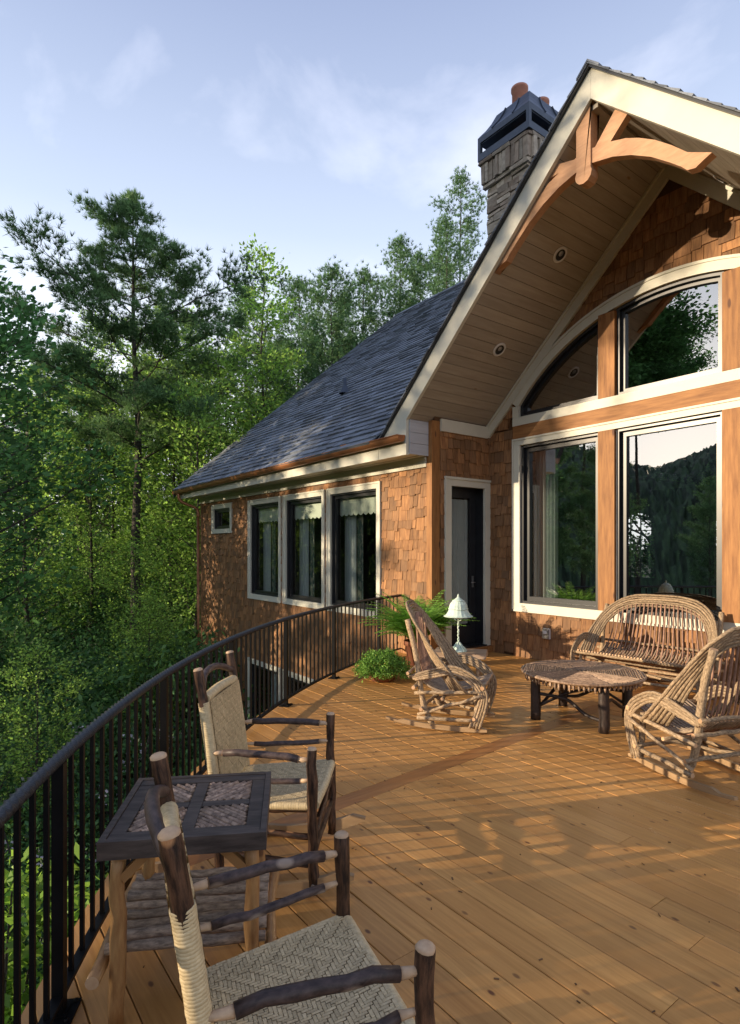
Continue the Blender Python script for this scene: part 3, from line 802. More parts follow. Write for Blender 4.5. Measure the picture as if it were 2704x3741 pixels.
# clip the arcs' outer tips so that they stay under the bargeboard line
cl = lambda P_: [(x, min(z, soff(x)-.004)) for x, z in P_]
o1 = MB(); prismxz(o1, cl(pA), YT, .10, .4)
kpo = obj('truss_post', m, 'truss_wood', house)
obj('truss_arm', o1, 'truss_wood', house)
o1 = MB(); prismxz(o1, cl(pB), YT, .10, .7); obj('truss_arm', o1, 'truss_wood', house)
for sg in (-1, 1):
    o1 = MB(); P_ = [(.10, 5.845), (.34, 5.80), (.50, 6.04), (.37, 6.16)]
    # strut rises to the rafter
    P_ = [(.11, 5.83), (.29, 5.80), (.475, 0), (.345, 0)]
    Q = []
    for k, (dx, z) in enumerate(P_):
        x = TX + sg*dx; Q.append((x, z if z else soff(x)-.003))
    if sg < 0: Q = [(TX-.13, 5.845), (TX-.31, 5.80), (TX-.445, soff(TX-.445)-.003), (TX-.335, soff(TX-.335)-.003)]
    if sg > 0: Q = Q[::-1]
    prismxz(o1, Q, YT+.005, .085, .5 + .2*sg); obj('truss_strut', o1, 'truss_wood', house)

# ---- wing eave: fascia, soffit, frieze
m = MB(); m.box(-16.15, -7.105, YG-.002, YG+.03, 3.00, 3.20); obj('fascia', m, 'trim_paint', house)
m = MB(); m.box(-15.95, -6.452, YG+.052, 5.90, 3.012, 3.03); m.box(-15.95, -6.452, YG+.25, YG+.29, 3.0, 3.011); obj('eave_soffit', m, 'trim_paint', house)
m = MB(); m.box(-15.6, -6.48, YW-.045, YW-.001, 2.86, 3.012); m.box(-15.6, -6.48, YW-.065, YW-.046, 2.955, 3.01); obj('frieze_board', m, 'trim_paint', house)
m = MB(); m.box(-15.63, -15.50, YW-.03, YW+.0, GZ, 2.86); obj('corner_board', m, 'shake', house)
# gutter (half round), flashing, downspout
m = MB()
def zg(x): return 3.205 + .006*(x+16.2)
GP = []
for i in range(9):
    a = pi + pi*i/8; GP.append((.068*cos(a), .085*sin(a)))
GP = [(-.075, .012), (-.068, .0)] + GP[1:-1] + [(.068, 0), (.068, .02)]
for (xa, xb) in ((-16.30, -11.3), (-11.3, -6.47)):
    for i in range(len(GP)-1):
        (ya, za), (yb, zb_) = GP[i], GP[i+1]; yc = YG - .075
        m.quad((xa, yc+ya, zg(xa)+za), (xb, yc+ya, zg(xb)+za), (xb, yc+yb, zg(xb)+zb_), (xa, yc+yb, zg(xa)+zb_))
        m.quad((xa, yc+ya*.95, zg(xa)+za*.95+.004), (xa, yc+yb*.95, zg(xa)+zb_*.95+.004), (xb, yc+yb*.95, zg(xb)+zb_*.95+.004), (xb, yc+ya*.95, zg(xb)+za*.95+.004))
m.tube([(-16.3, YG-.148, zg(-16.3)+.01), (-6.47, YG-.148, zg(-6.47)+.01)], .009, 6)
for xx in (-16.3, -6.47):
    i = len(m.v); m.v += [(xx, YG-.075+a, zg(xx)+b) for a, b in GP]; m.face(range(i, i+len(GP)))
gut = obj('gutter', m, 'copper', house)
m = MB(); m.box(-8.15, -7.62, YG-.035, YG-.025, 3.23, 3.345); m.box(-8.1, -7.95, YG-.036, YG-.026, 3.34, 3.36); obj('flashing', m, 'flashing_copper', house)
m = MB()
m.tube(spl([(-15.92, YG-.075, zg(-15.9)-.07), (-15.92, YG-.075, 3.02), (-15.88, YG+.02, 2.90), (-15.74, YW-.13, 2.76), (-15.69, YW-.075, 2.66), (-15.68, YW-.07, 2.5)], 5), .045, 10)
m.tube([(-15.68, YW-.07, 2.5), (-15.68, YW-.07, GZ+.3)], .042, 10)
for z in (2.2, .4, -1.4, -3.2): m.tube([(-15.68, YW-.07, z), (-15.68, YW-.07, z+.03)], .052, 10)
obj('downspout', m, 'copper', house)

# ---- wing roof
RS = .845; RY0, RZ0 = 5.36, 3.235; RY1 = 13.4; rp = math.atan(RS)
def roofz(yv): return RZ0 + RS*(yv - RY0)
def gz_(x): return PZ - SL*abs(x - XC)
m = MB()
xa = -16.15
m.prism([(xa, RY0+.02, roofz(RY0+.02)-.03), (-7.15, RY0+.02, roofz(RY0+.02)-.03), (-5.2, 7.9, roofz(7.9)-.03), (-3.5, 9.5, roofz(9.5)-.03), (-1.2, 7.0, roofz(7.0)-.03), (.6, 5.6, roofz(5.6)-.03), (7, 5.6, roofz(5.6)-.03), (7, RY1, roofz(RY1)-.03), (xa, RY1, roofz(RY1)-.03)], (0, .02, -.03))
m.prism([(xa, RY1, roofz(RY1)-.02), (7, RY1, roofz(RY1)-.02), (7, RY1+8, roofz(RY1)-8*RS), (xa, RY1+8, roofz(RY1)-8*RS)], (0, 0, -.05))
m.prism([(xa-.02, RY0+.0, roofz(RY0)-.20), (xa-.02, RY1, roofz(RY1)-.20), (xa-.02, RY1, roofz(RY1)-.02), (xa-.02, RY0, roofz(RY0)-.02)], (.03, 0, 0))
roofb = obj('roof', m, 'dark_sash', house)
RSH = []
ex = .19; sl_len = (RY1-RY0)/cos(rp); nrow = int(sl_len/ex)
nrm = Vector((0, -sin(rp), cos(rp))); upd = Vector((0, cos(rp), sin(rp)))
for r in range(nrow+1):
    u = -16.2 - RN.uniform(0, .4)
    s0 = r*ex; yb = RY0 + s0*cos(rp)
    while u < 6.9:
        wd = RN.choice((.2, .28, .36, .46)); a, b = max(u, -16.2), min(u+wd, 7.0); u += wd
        if b <= a: continue
        if a > -7.15 and roofz(yb) < gz_(b) - .05: continue
        if a < -7.15 < b and yb < 5.6: b = -7.15
        tk = RN.choice((.018, .022, .034)); base = Vector((0, RY0, RZ0)) + upd*s0
        top = Vector((0, RY0, RZ0)) + upd*min(s0+ex+.03, sl_len+.02)
        q = [Vector((a+.002, 0, 0))+base, Vector((b-.002, 0, 0))+base, Vector((b-.002, 0, 0))+top, Vector((a+.002, 0, 0))+top]
        pts = q + [q[0]+nrm*(tk+.006), q[1]+nrm*(tk+.006), q[2]+nrm*.004, q[3]+nrm*.004]
        c = (q[0]+q[2])/2
        vis = 1 if c.x < -7 else .02
        RSH.append((pts, RN.random(), vis*score(c, (b-a)*ex)*abs((c-CAMP).normalized().dot(nrm))))
RSH.sort(key=lambda q: -q[2])
m = MB()
for i, (pts, tn, sc_) in enumerate(RSH):
    if i < 298:
        q = MB(); q.hexa(pts, tn); obj('roof_shingle', q, 'roof_slate', roofb)
    else: m.hexa(pts, tn)
obj('shingle_field', m, 'roof_slate', roofb, kind='stuff')
m = MB(); u = -16.22
while u < 6.9:
    for sg in (-1, 1):
        a = (u, RY1, roofz(RY1)+.045); b = (u+.17, RY1, roofz(RY1)+.03)
        m.quad(a, b, (u+.17, RY1+sg*.16, roofz(RY1)+.03-.16*RS), (u, RY1+sg*.16, roofz(RY1)+.045-.16*RS), RN.random())
    u += .16
obj('ridge_cap', m, 'roof_slate', roofb)
m = MB(); vx, vy = -11.3, 7.75; vz = roofz(vy)
m.tube([(vx, vy, vz-.05), (vx, vy, vz+.36)], .045, 10); m.lathe([(.14, -.02), (.10, .06), (.05, .16)], 12, (vx, vy, vz+.03))
obj('vent_pipe', m, 'hood_metal', roofb)

# ---- chimney
m = MB(); CX0, CX1, CY0, CY1 = -8.13, -7.08, 9.10, 10.5
m.box(CX0+.04, CX1-.04, CY0+.04, CY1-.04, 4.5, 9.56)
chim = obj('chimney', m, 'mortar', house)
def stone(pts8, tn):
    q = MB(); q.hexa([tuple(Vector(p) + Vector((RN.uniform(-.012, .012), RN.uniform(-.012, .012), RN.uniform(-.012, .012)))) for p in pts8], tn); obj('stone', q, 'stone', chim)
def stonerow(z0, z1, x0, x1, y0, y1, proud, wr, slim=False):
    u = x0
    while u < x1 - .03:
        wd = RN.uniform(*wr); b = min(u+wd, x1); 
        if x1 - b < .06: b = x1
        zs = [(z0, z1)] if slim or RN.random() < .55 else [(z0, (z0+z1)/2-.006), ((z0+z1)/2+.006, z1)]
        for (a_, b_) in zs:
            pr = proud + RN.uniform(-.02, .025)
            stone([(u+.006, y0-pr, a_+.006), (b-.006, y0-pr, a_+.006), (b-.006, y0+.08, a_+.006), (u+.006, y0+.08, a_+.006),
                   (u+.006, y0-pr, b_-.006), (b-.006, y0-pr, b_-.006), (b-.006, y0+.08, b_-.006), (u+.006, y0+.08, b_-.006)], RN.random())
        u = b
    v = y0 + .08
    while v < y1 - .03:
        wd = RN.uniform(*wr); b = min(v+wd, y1); pr = proud + RN.uniform(-.02, .025)
        if y1 - b < .06: b = y1
        stone([(x1-.08, v+.006, z0+.006), (x1+pr, v+.006, z0+.006), (x1+pr, b-.006, z0+.006), (x1-.08, b-.006, z0+.006),
               (x1-.08, v+.006, z1-.006), (x1+pr, v+.006, z1-.006), (x1+pr, b-.006, z1-.006), (x1-.08, b-.006, z1-.006)], RN.random())
        v = b
z = 6.9
while z < 8.98:
    h_ = RN.uniform(.10, .2); stonerow(z, min(z+h_, 8.98), CX0, CX1, CY0, CY1, .01, (.16, .46)); z += h_
stonerow(8.98, 9.06, CX0-.06, CX1+.03, CY0-.05, CY1+.05, .03, (.3, .6), True)
stonerow(9.06, 9.46, CX0-.09, CX1+.05, CY0-.07, CY1+.05, .03, (.065, .13), True)
stonerow(9.46, 9.54, CX0-.13, CX1+.08, CY0-.09, CY1+.1, .03, (.3, .6), True)
m = MB(); hx0, hx1, hy0, hy1 = -8.28, -6.99, 8.98, 10.6
m.box(hx0, hx1, hy0, hy1, 9.56, 9.70)
for (x_, y_) in ((hx0, hy0), (hx1-.07, hy0), (hx0, hy1-.07), (hx1-.07, hy1-.07)): m.box(x_, x_+.07, y_, y_+.07, 9.70, 9.92)
pf = [(0, 9.92), (0, 10.04), (.035, 10.10), (.10, 10.20), (.17, 10.34), (.235, 10.52)]
for k in range(len(pf)-1):
    (a, za), (b, zb_) = pf[k], pf[k+1]
    A_ = [(hx0+a, hy0+a*1.3, za), (hx1-a, hy0+a*1.3, za), (hx1-a, hy1-a*1.3, za), (hx0+a, hy1-a*1.3, za)]
    B_ = [(hx0+b, hy0+b*1.3, zb_), (hx1-b, hy0+b*1.3, zb_), (hx1-b, hy1-b*1.3, zb_), (hx0+b, hy1-b*1.3, zb_)]
    for e in range(4): m.quad(A_[e], A_[(e+1) % 4], B_[(e+1) % 4], B_[e])
m.quad(*B_)
m.box(hx0+.02, hx1-.02, hy0+.02, hy1-.02, 9.90, 9.93)
for fx in (.3, .7):
    for k in range(1, len(pf)-1):
        (a, za), (b, zb_) = pf[k], pf[k+1]
        xa_ = hx0+a+(hx1-hx0-2*a)*fx; xb_ = hx0+b+(hx1-hx0-2*b)*fx
        m.beam((xa_, hy0+a*1.3-.01, za), (xb_, hy0+b*1.3-.01, zb_), .02, .03, (0, -1, .3))
        ya_ = hy0+a*1.3+(hy1-hy0-2.6*a)*fx; yb_ = hy0+b*1.3+(hy1-hy0-2.6*b)*fx
        m.beam((hx1-a+.01, ya_, za), (hx1-b+.01, yb_, zb_), .02, .03, (1, 0, .3))
obj('chimney_hood', m, 'hood_metal', chim)
for (px_, py_) in ((-7.63, 9.5), (-7.60, 10.15)):
    m = MB(); m.lathe([(.15, 9.62), (.15, 10.84), (.17, 10.86), (.17, 10.91), (.135, 10.91), (.135, 10.5)], 24, (px_, py_, 0)); obj('chimney_pot', m, 'clay', chim)

# ---- rooms behind the glass
m = MB(); R0 = (-8.9, 1.2, YM+.13, 14.5)
m.box(R0[0], R0[1], R0[2], R0[3], -.1, -.02)
m.box(R0[0]-.1, R0[0], YM+.1, R0[3], -.1, 3.15); m.box(R0[1], R0[1]+.1, R0[2], R0[3], -.1, 3.5)
m.box(R0[0], -6.4, R0[2], R0[3], 3.1, 3.15); m.box(R0[0], -6.42, YM+.125, YM+.13, -.1, 3.15)
for sg in (-1, 1):
    xe_ = XC + sg*3.0
    m.prism([(XC, R0[2], 6.25), (xe_, R0[2], 6.25-3*SL), (xe_, R0[2], 6.2-3*SL), (XC, R0[2], 6.2)], (0, 7.2, 0))
m.box(-.55, 1.2, R0[2], R0[3], 3.35, 3.4)
cu = [R0[0], -8.35, -7.45, -6.05, -5.15, R0[1]]
for i in range(5):
    a, b = cu[i], cu[i+1]
    if i in (1, 3):
        m.box(a, b, 14.5, 14.6, -.1, .9)
        cxx = (a+b)/2; n = 12
        for k in range(n):
            xa_, xb_ = a+(b-a)*k/n, a+(b-a)*(k+1)/n; xm = (xa_+xb_)/2
            m.box(xa_, xb_, 14.5, 14.6, 2.1 + sqrt(max(0, .45**2-(xm-cxx)**2)), 6.3 if xa_ > -6.4 else 3.1)
        for q in (.30, .60): m.box(a+(b-a)*q-.01, a+(b-a)*q+.01, 14.5, 14.53, .9, 2.5)
        for q in (1.3, 1.7, 2.1): m.box(a, b, 14.5, 14.53, q-.01, q+.01)
    else: m.box(a, b, 14.5, 14.6, -.1, 6.3 if i > 2 else 3.1)
# wing room
m.box(-15.4, -6.6, YW+.13, 10.5, -.1, -.02); m.box(-15.4, -6.62, 10.5, 10.6, -3.6, 3.0); m.box(-15.4, -6.6, YW+.13, 10.5, 2.9, 2.98)
m.box(-13.2, -13.1, YW+.13, 10.5, -.02, 2.9); m.box(-6.85, -6.80, YW+.1, 7.3, -3.6, 3.0); m.box(-15.4, -6.6, YW+.13, 10.5, -3.7, -3.6); m.box(-15.4, -6.6, YW+.13, 10.5, -.4, -.3)
m.box(-13.2, -13.1, YW+.13, 10.5, -3.6, -.4)
m.box(-6.80, -6.78, 6.1, 7.29, -.1, 3.0)
obj('interior_wall', m, 'interior', house)

# ================================================================== RAILING
rail = thing('iron_railing', 'black iron railing with a twisted rope-like handrail curving round the deck edge', 'railing', (CC[0]-RAIL_R, CC[1], 0), 0, None, True)
def cp(th, r=RAIL_R, z=0): return Vector((CC[0]+r*cos(th), CC[1]+r*sin(th), z))
TH0 = math.atan2(5.92-CC[1], -7.08-CC[0]) % (2*pi)
TH1 = radians(282)
STEP = .1135/RAIL_R
ph = math.atan2(2.98-CC[1], -5.4-CC[0]) % (2*pi)        # a post stands here
k0 = -int((ph - TH0)/STEP)
# handrail: twisted rounded bar
n_ = int((TH1-TH0)*RAIL_R/.009)
V = []; kk = 8; ang = 0
for i in range(n_+1):
    th = TH0 + (TH1-TH0)*i/n_; c = cp(th, RAIL_R, .905); rad = Vector((cos(th), sin(th), 0)); ang = i*.009/.042*(pi/2)
    for j in range(kk):
        a = 2*pi*j/kk; rr = .0255 if j % 2 == 0 else .0180
        V.append(tuple(c + rad*rr*cos(a+ang)*1.08 + Vector((0, 0, 1))*rr*sin(a+ang)*.85))
idx = np.arange((n_+1)*kk).reshape(n_+1, kk)
F = np.stack([idx[:-1], np.roll(idx[:-1], -1, 1), np.roll(idx[1:], -1, 1), idx[1:]], -1).reshape(-1, 4)
me_o = npmesh('handrail', np.array(V), F, 'iron_rope', smooth=True); me_o.parent = rail; me_o.location = -Vector(rail.location)
m = MB(); n_ = 90
for i in range(n_):
    t0, t1 = TH0+(TH1-TH0)*i/n_, TH0+(TH1-TH0)*(i+1)/n_
    for (za, zb_, ra, rb) in ((.062, .078, -.019, .019),):
        m.hexa([cp(t0, RAIL_R+ra, za), cp(t1, RAIL_R+ra, za), cp(t1, RAIL_R+rb, za), cp(t0, RAIL_R+rb, za), cp(t0, RAIL_R+ra, zb_), cp(t1, RAIL_R+ra, zb_), cp(t1, RAIL_R+rb, zb_), cp(t0, RAIL_R+rb, zb_)])
obj('bottom_rail', m, 'iron', rail)
mbl = MB(); mbl.box(-.0077, .0077, -.0077, .0077, .079, .885); bal_me = mbl.mesh('baluster', 'iron')
mps = MB(); mps.box(-.0195, .0195, -.0195, .0195, .012, .888); post_me = mps.mesh('post', 'iron')
mbp = MB(); mbp.box(-.055, .055, -.06, .06, .001, .011); mbp.box(-.03, .03, -.03, .03, .011, .016)
for sx in (-.04, .04):
    for sy in (-.045, .045): mbp.lathe([(.009, .011), (.009, .018), (0, .019)], 6, (sx, sy, 0))
bp_me = mbp.mesh('base_plate', 'iron')
k = k0
while True:
    th = ph + k*STEP
    if th > TH1: break
    if th > TH0 + .002:
        p_ = cp(th)
        ispost = (k % 12 == 0)
        o = link('post' if ispost else 'baluster', post_me if ispost else bal_me, rail, False)
        o.location = p_ - Vector(rail.location); o.rotation_euler = (0, 0, th)
        if ispost:
            b_ = link('base_plate', bp_me, o, False)
    k += 1

# ================================================================== FURNITURE helpers
def wob(a, b, n=6, amp=.006, sag=0.0):
    a = Vector(a); b = Vector(b); P = []
    for i in range(n+1):
        t = i/n; e = 0 if i in (0, n) else amp
        P.append(a.lerp(b, t) + Vector((RN.uniform(-e, e), RN.uniform(-e, e), RN.uniform(-e, e) - sag*sin(pi*t))))
    return P
def log(parent, name, pts, r, bark='bark_grey', cut='cut_wood', r2=None, jit=.06, n=9, dome=False, taper=True, **kw):
    m = MB(); c = len(pts); r2 = r if r2 is None else r2
    R = [r + (r2-r)*i/(c-1) for i in range(c)]
    R = [q*RN.uniform(.95, 1.06) for q in R]
    m.tube(pts, R, n, RN.random(), 0, True, 1, jit, dome)
    return obj(name, m, [bark, cut], parent, **kw)

def weave(name, parent, corner, nu, nv, amp, bow=0.0, flip=8):
    """herringbone of flat strands: corner(u,v)->(point, normal)"""
    m = MB(); W = .43
    def over(i, j):
        s_ = i if (i // flip) % 2 == 0 else -i
        return ((j + s_) % 6) < 3
    for i in range(nu):          # strands running along v
        uc = (i+.5)/nu; tn = RN.random(); prev = None
        for j in range(nv):
            h_ = amp if over(i, j) else -amp
            for f_ in (.22, .78):
                v_ = (j+f_)/nv; a, nn_ = corner(uc - W/nu, v_); b, _ = corner(uc + W/nu, v_)
                cur = (a + nn_*h_, b + nn_*h_)
                if prev: m.quad(prev[0], prev[1], cur[1], cur[0], tn)
                prev = cur
    for j in range(nv):
        vc = (j+.5)/nv; tn = RN.random(); prev = None
        for i in range(nu):
            h_ = -amp if over(i, j) else amp
            for f_ in (.22, .78):
                u_ = (i+f_)/nu; a, nn_ = corner(u_, vc - W/nv); b, _ = corner(u_, vc + W/nv)
                cur = (a + nn_*h_, b + nn_*h_)
                if prev: m.quad(prev[0], prev[1], cur[1], cur[0], tn)
                prev = cur
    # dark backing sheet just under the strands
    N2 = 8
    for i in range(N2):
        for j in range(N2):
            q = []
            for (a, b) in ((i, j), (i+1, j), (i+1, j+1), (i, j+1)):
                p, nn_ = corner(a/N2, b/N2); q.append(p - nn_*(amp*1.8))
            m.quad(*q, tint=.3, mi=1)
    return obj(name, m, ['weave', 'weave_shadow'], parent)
def wrap(name, parent, pts, r, pitch=.012):
    """strand-wrapped rail: ribbed tube"""
    P = spl(pts, 4); Lt = sum((P[i+1]-P[i]).length for i in range(len(P)-1)); n = max(4, int(Lt/pitch))
    cum = [0]
    for i in range(len(P)-1): cum.append(cum[-1] + (P[i+1]-P[i]).length)
    def at(s_):
        for i in range(len(P)-1):
            if cum[i+1] >= s_: return P[i].lerp(P[i+1], (s_-cum[i])/max(cum[i+1]-cum[i], 1e-6))
        return P[-1]
    m = MB(); Q = []; R = []
    for k in range(n):
        for (f_, rr) in ((.06, .965), (.25, 1.0), (.75, 1.0), (.94, .965)):
            Q.append(at((k+f_)*Lt/n)); R.append(r*rr*(1 + .008*((k*7) % 3 - 1)))
    m.tube(Q, R, 12, .6, cap=True)
    return obj(name, m, 'weave', parent)

# ---------------------------------------------------------------- hickory rocking chairs
def hickory_rocker(loc, rz, label):
    t = thing('rocking_chair', label, 'rocking chair', loc, rz, 'hickory rockers with woven seats')
    FW, BW = .29, .235
    # runners
    for s in (1, -1):
        m = MB(); n = 14; R_ = 1.15; P0 = []
        for i in range(n+1):
            x = -.52 + .98*i/n; z = R_ - sqrt(R_*R_ - (x+.02)**2); P0.append((x, z))
        y = s*(FW+.005) ; 
        top = [(x, z + (.062 if 0 < i < n else .02)) for i, (x, z) in enumerate(P0)]
        i0 = len(m.v)
        for (ya) in (y-.013, y+.013):
            for (x, z) in P0: m.v.append((x, ya + (FW-BW)*-s*(.5-x)*.0, z+.001))
            for (x, z) in top: m.v.append((x, ya, z))
        c = n+1
        for i in range(n):
            m.face((i0+i, i0+i+1, i0+c+i+1, i0+c+i)); m.face((i0+2*c+i+1, i0+2*c+i, i0+3*c+i, i0+3*c+i+1))
            m.face((i0+c+i, i0+c+i+1, i0+3*c+i+1, i0+3*c+i)); m.face((i0+i+1, i0+i, i0+2*c+i, i0+2*c+i+1))
        m.face((i0, i0+c, i0+3*c, i0+2*c)); m.face((i0+n, i0+2*c+n, i0+3*c+n, i0+c+n))
        r_ = obj('runner', m, 'runner_wood', t)
        for bx in (-.22, .27):
            m = MB(); m.tube([(bx, y+s*.012, .075), (bx, y+s*.024, .075)], .009, 8); obj('bolt', m, 'grey_metal', r_)
    zr = lambda x: 1.15 - sqrt(1.15**2-(x+.02)**2)
    for s in (1, -1):
        # front posts lean slightly outwards
        log(t, 'front_post', wob((.27, s*FW, .03), (.262, s*(FW+.003), .70), 9, .005), .0245, 'hickory', 'cut_pale', .0235, .08, 12, True)
        bp = [(-.20, s*BW, .045), (-.205, s*BW, .25), (-.215, s*BW, .42), (-.245, s*BW, .66), (-.28, s*(BW+.004), .90), (-.305, s*(BW+.006), 1.05)]
        log(t, 'back_post', spl(bp, 4), .022, 'hickory', 'cut_pale', .0235, .07, 12, True)
        # arms: two rails each side
        for (z0, z1, r_, nm) in ((.655, .648, .0175, 'arm'), (.535, .555, .0135, 'arm_rail')):
            pa = (-.235 if z0 > .6 else -.222, s*(BW+.012), z0); pb = (.262, s*(FW-.003), z1)
            P = wob(pa, pb, 8, .005, -.012 if z0 > .6 else .008)
            P2 = P[1:-1]; 
            m = MB(); rr = [r_*RN.uniform(.95, 1.05) for _ in P2]
            m.tube(P2, rr, 10, RN.random(), 0, True, 1, .04)
            m.tube([P[0], P[1].lerp(P[0], .0)], [r_*.5, r_*.8], 8, .5, 1)
            m.tube([P[-2], P[-1]], [r_*.85, r_*.5], 8, .5, 1)
            obj(nm, m, ['hickory_smooth', 'cut_pale'], t)
        # side rungs and a crossing brace
        for (z, r_) in ((.30, .015), (.17, .016)): log(t, 'side_rung', wob((-.2, s*BW, z), (.27, s*FW, z-.01), 6, .004), r_, 'hickory', 'cut_pale', n=8)
    for (z, r_) in ((.33, .016), (.215, .017)): log(t, 'front_rung', wob((.268, FW, z+.04*(z > .3)), (.268, -FW, z-.06*(z > .3)), 6, .005), r_, 'hickory', 'cut_pale', n=8)
    log(t, 'back_rung', wob((-.2, BW, .27), (-.2, -BW, .27), 5, .004), .015, 'hickory', 'cut_pale', n=8)
    # bowed head rung
    P = spl([(-.288, BW, .955), (-.32, BW*.5, 1.0), (-.33, 0, 1.012), (-.32, -BW*.5, 1.0), (-.288, -BW, .955)], 4)
    log(t, 'head_rung', P, .0175, 'hickory_smooth', 'cut_pale', jit=.06, n=10)
    # seat: rails wrapped in splint, woven field between
    sf, sb = .27, -.215; zf, zb_ = .43, .40
    rr = .019
    wrap('seat_edge', t, [(sf, FW-.02, zf), (sf+.004, 0, zf-.006), (sf, -FW+.02, zf)], rr+.004)
    wrap('seat_edge', t, [(sb+.01, BW-.02, zb_), (sb+.01, -BW+.02, zb_)], rr)
    for s in (1, -1): wrap('seat_edge', t, [(sb+.02, s*(BW-.005), zb_), (sf-.02, s*(FW-.008), zf)], rr)
    def seat_pt(u, v):
        x = sb + (sf-sb)*v; hw = (BW-.0) + (FW-BW)*v; y = (1-2*u)*hw
        z = zb_ + (zf-zb_)*v + rr*.9 - .022*sin(pi*u)*sin(pi*v)
        return Vector((x, y, z)), Vector((0, 0, 1))
    weave('seat', t, seat_pt, 56, 44, .0030, flip=8)
    # back panel
    def bline(z):
        if z < .66: k = (z-.42)/.24; return -.215 - .03*k
        if z < .90: k = (z-.66)/.24; return -.245 - .035*k
        return -.28 - .025*(z-.9)/.15
    zb0, zb1 = .44, .90
    def back_pt(u, v):
        z = zb0 + (zb1-zb0)*v; y = (1-2*u)*(BW-.012)
        return Vector((bline(z) + .0255, y, z)), Vector((.98, 0, .18))
    weave('back_panel', t, back_pt, 34, 38, .003, flip=6)
    def back_pt2(u, v):
        z = zb0 + (zb1-zb0)*v; y = (1-2*u)*(BW-.012)
        return Vector((bline(z) - .0255, y, z)), Vector((-.98, 0, -.18))
    weave('back_panel', t, back_pt2, 34, 38, .003, flip=6)
    for s in (1, -1): wrap('back_wrap', t, [(bline(z_), s*BW, z_) for z_ in (.42, .55, .68, .8, .895)], .0275, .0085)
    wrap('back_wrap', t, [(bline(.9)+.002, BW-.01, .905), (bline(.9)-.006, 0, .912), (bline(.9)+.002, -BW+.01, .905)], .0255)
    return t
cA = hickory_rocker((-2.745, 1.425, 0), radians(48.5), 'dark hickory rocker with cream woven seat, beyond the twig-topped square table')
cB = hickory_rocker((-1.371, .750, 0), radians(75.5), 'dark hickory rocker nearest the camera, in front of the twig-topped square table')

# ---------------------------------------------------------------- square twig-top table
tb = thing('side_table', 'square dark-framed table with twig mosaic top between the two hickory rockers', 'table', (-2.225, .825, 0), radians(61))
TH_ = .655; a = .28
m = MB()
for k in range(4):
    c_, s_ = cos(k*pi/2), sin(k*pi/2)
    rot = lambda x, y: (x*c_-y*s_, x*s_+y*c_)
    q = [rot(a, -a), rot(a, a), rot(a-.022, a-.022), rot(a-.022, -a+.022)]
    m.hexa([(*p, TH_-.062) for p in q] + [(*p, TH_) for p in q], RN.random())
obj('apron', m, 'table_stain', tb)
m = MB(); m.box(-a+.022, a-.022, -a+.022, a-.022, TH_-.03, TH_-.022); obj('top_panel', m, 'table_stain', tb)
b_ = a-.024
frames = [(-b_, b_, b_-.05, b_), (-b_, b_, -b_, -b_+.05), (b_-.05, b_, -b_+.052, b_-.052), (-b_, -b_+.05, -b_+.052, b_-.052),
          (-.024, .024, -b_+.052, b_-.052), (-b_+.052, -.026, -.022, .022), (.026, b_-.052, -.022, .022)]
for i, (x0, x1, y0, y1) in enumerate(frames):
    m = MB(); z1 = TH_ - .004 - .0006*i; m.box(x0, x1, y0, y1, TH_-.0218, z1, RN.random()); obj('top_board', m, 'table_stain', tb)
qn = b_-.052
for (qx, qy) in ((1, 1), (-1, 1), (-1, -1), (1, -1)):
    x0, x1 = sorted((qx*.026, qx*qn)); y0, y1 = sorted((qy*.024, qy*qn))
    dirx = 1 if qx*qy > 0 else -1
    cxx, cyy = (x0+x1)/2, (y0+y1)/2; off = -.19
    while off < .19:
        rr_ = RN.uniform(.008, .0125); off += rr_
        d = Vector((1, dirx, 0)).normalized(); nrm_ = Vector((-d.y, d.x, 0)); p0 = Vector((cxx, cyy, 0)) + nrm_*off
        lo, hi = -9, 9
        for (pp, dd, l_, h_) in ((p0.x, d.x, x0, x1), (p0.y, d.y, y0, y1)):
            ta, tb_ = sorted(((l_-pp)/dd, (h_-pp)/dd)); lo = max(lo, ta); hi = min(hi, tb_)
        if hi - lo > .02:
            A_ = p0 + d*(lo+.004); B_ = p0 + d*(hi-.004); A_.z = B_.z = TH_-.014
            m = MB(); m.tube(wob(A_, B_, 4, .0012), rr_, 6, RN.random(), jit=.12); obj('twig', m, 'twig', tb)
        off += rr_
for (lx, ly) in ((1, 1), (-1, 1), (-1, -1), (1, -1)):
    L0 = a-.05
    log(tb, 'leg', wob((lx*L0, ly*L0, .0), (lx*L0*.97, ly*L0*.97, TH_-.06), 8, .005), .0265, 'peeled_log', 'cut_wood', .025, .09, 12)
    m = MB(); p = Vector((lx*L0, ly*L0, TH_-.15)); m.beam(p + Vector((-lx*.02, 0, 0)), (lx*(L0-.12), ly*L0, TH_-.05), .03, .03); m.beam(p + Vector((0, -ly*.02, 0)), (lx*L0, ly*(L0-.12), TH_-.05), .03, .03)
    obj('corner_brace', m, 'peeled_log', tb)
# side rails stick out past the legs, shelf of logs between them
for s in (1, -1):
    log(tb, 'side_rail', wob((s*(L0+.058), -.30, .20), (s*(L0+.058), .33, .215), 7, .008), .023, 'peeled_log', 'cut_pale', .020, .08, 11)
for i in range(8):
    x = -.20 + i*.060
    log(tb, 'shelf_log', wob((-L0-.045, x, .25+RN.uniform(-.006, .006)), (L0+.045, x+RN.uniform(-.01, .01), .25), 6, .004), RN.uniform(.015, .023), 'bark_grey', 'cut_wood', None, .08, 10)

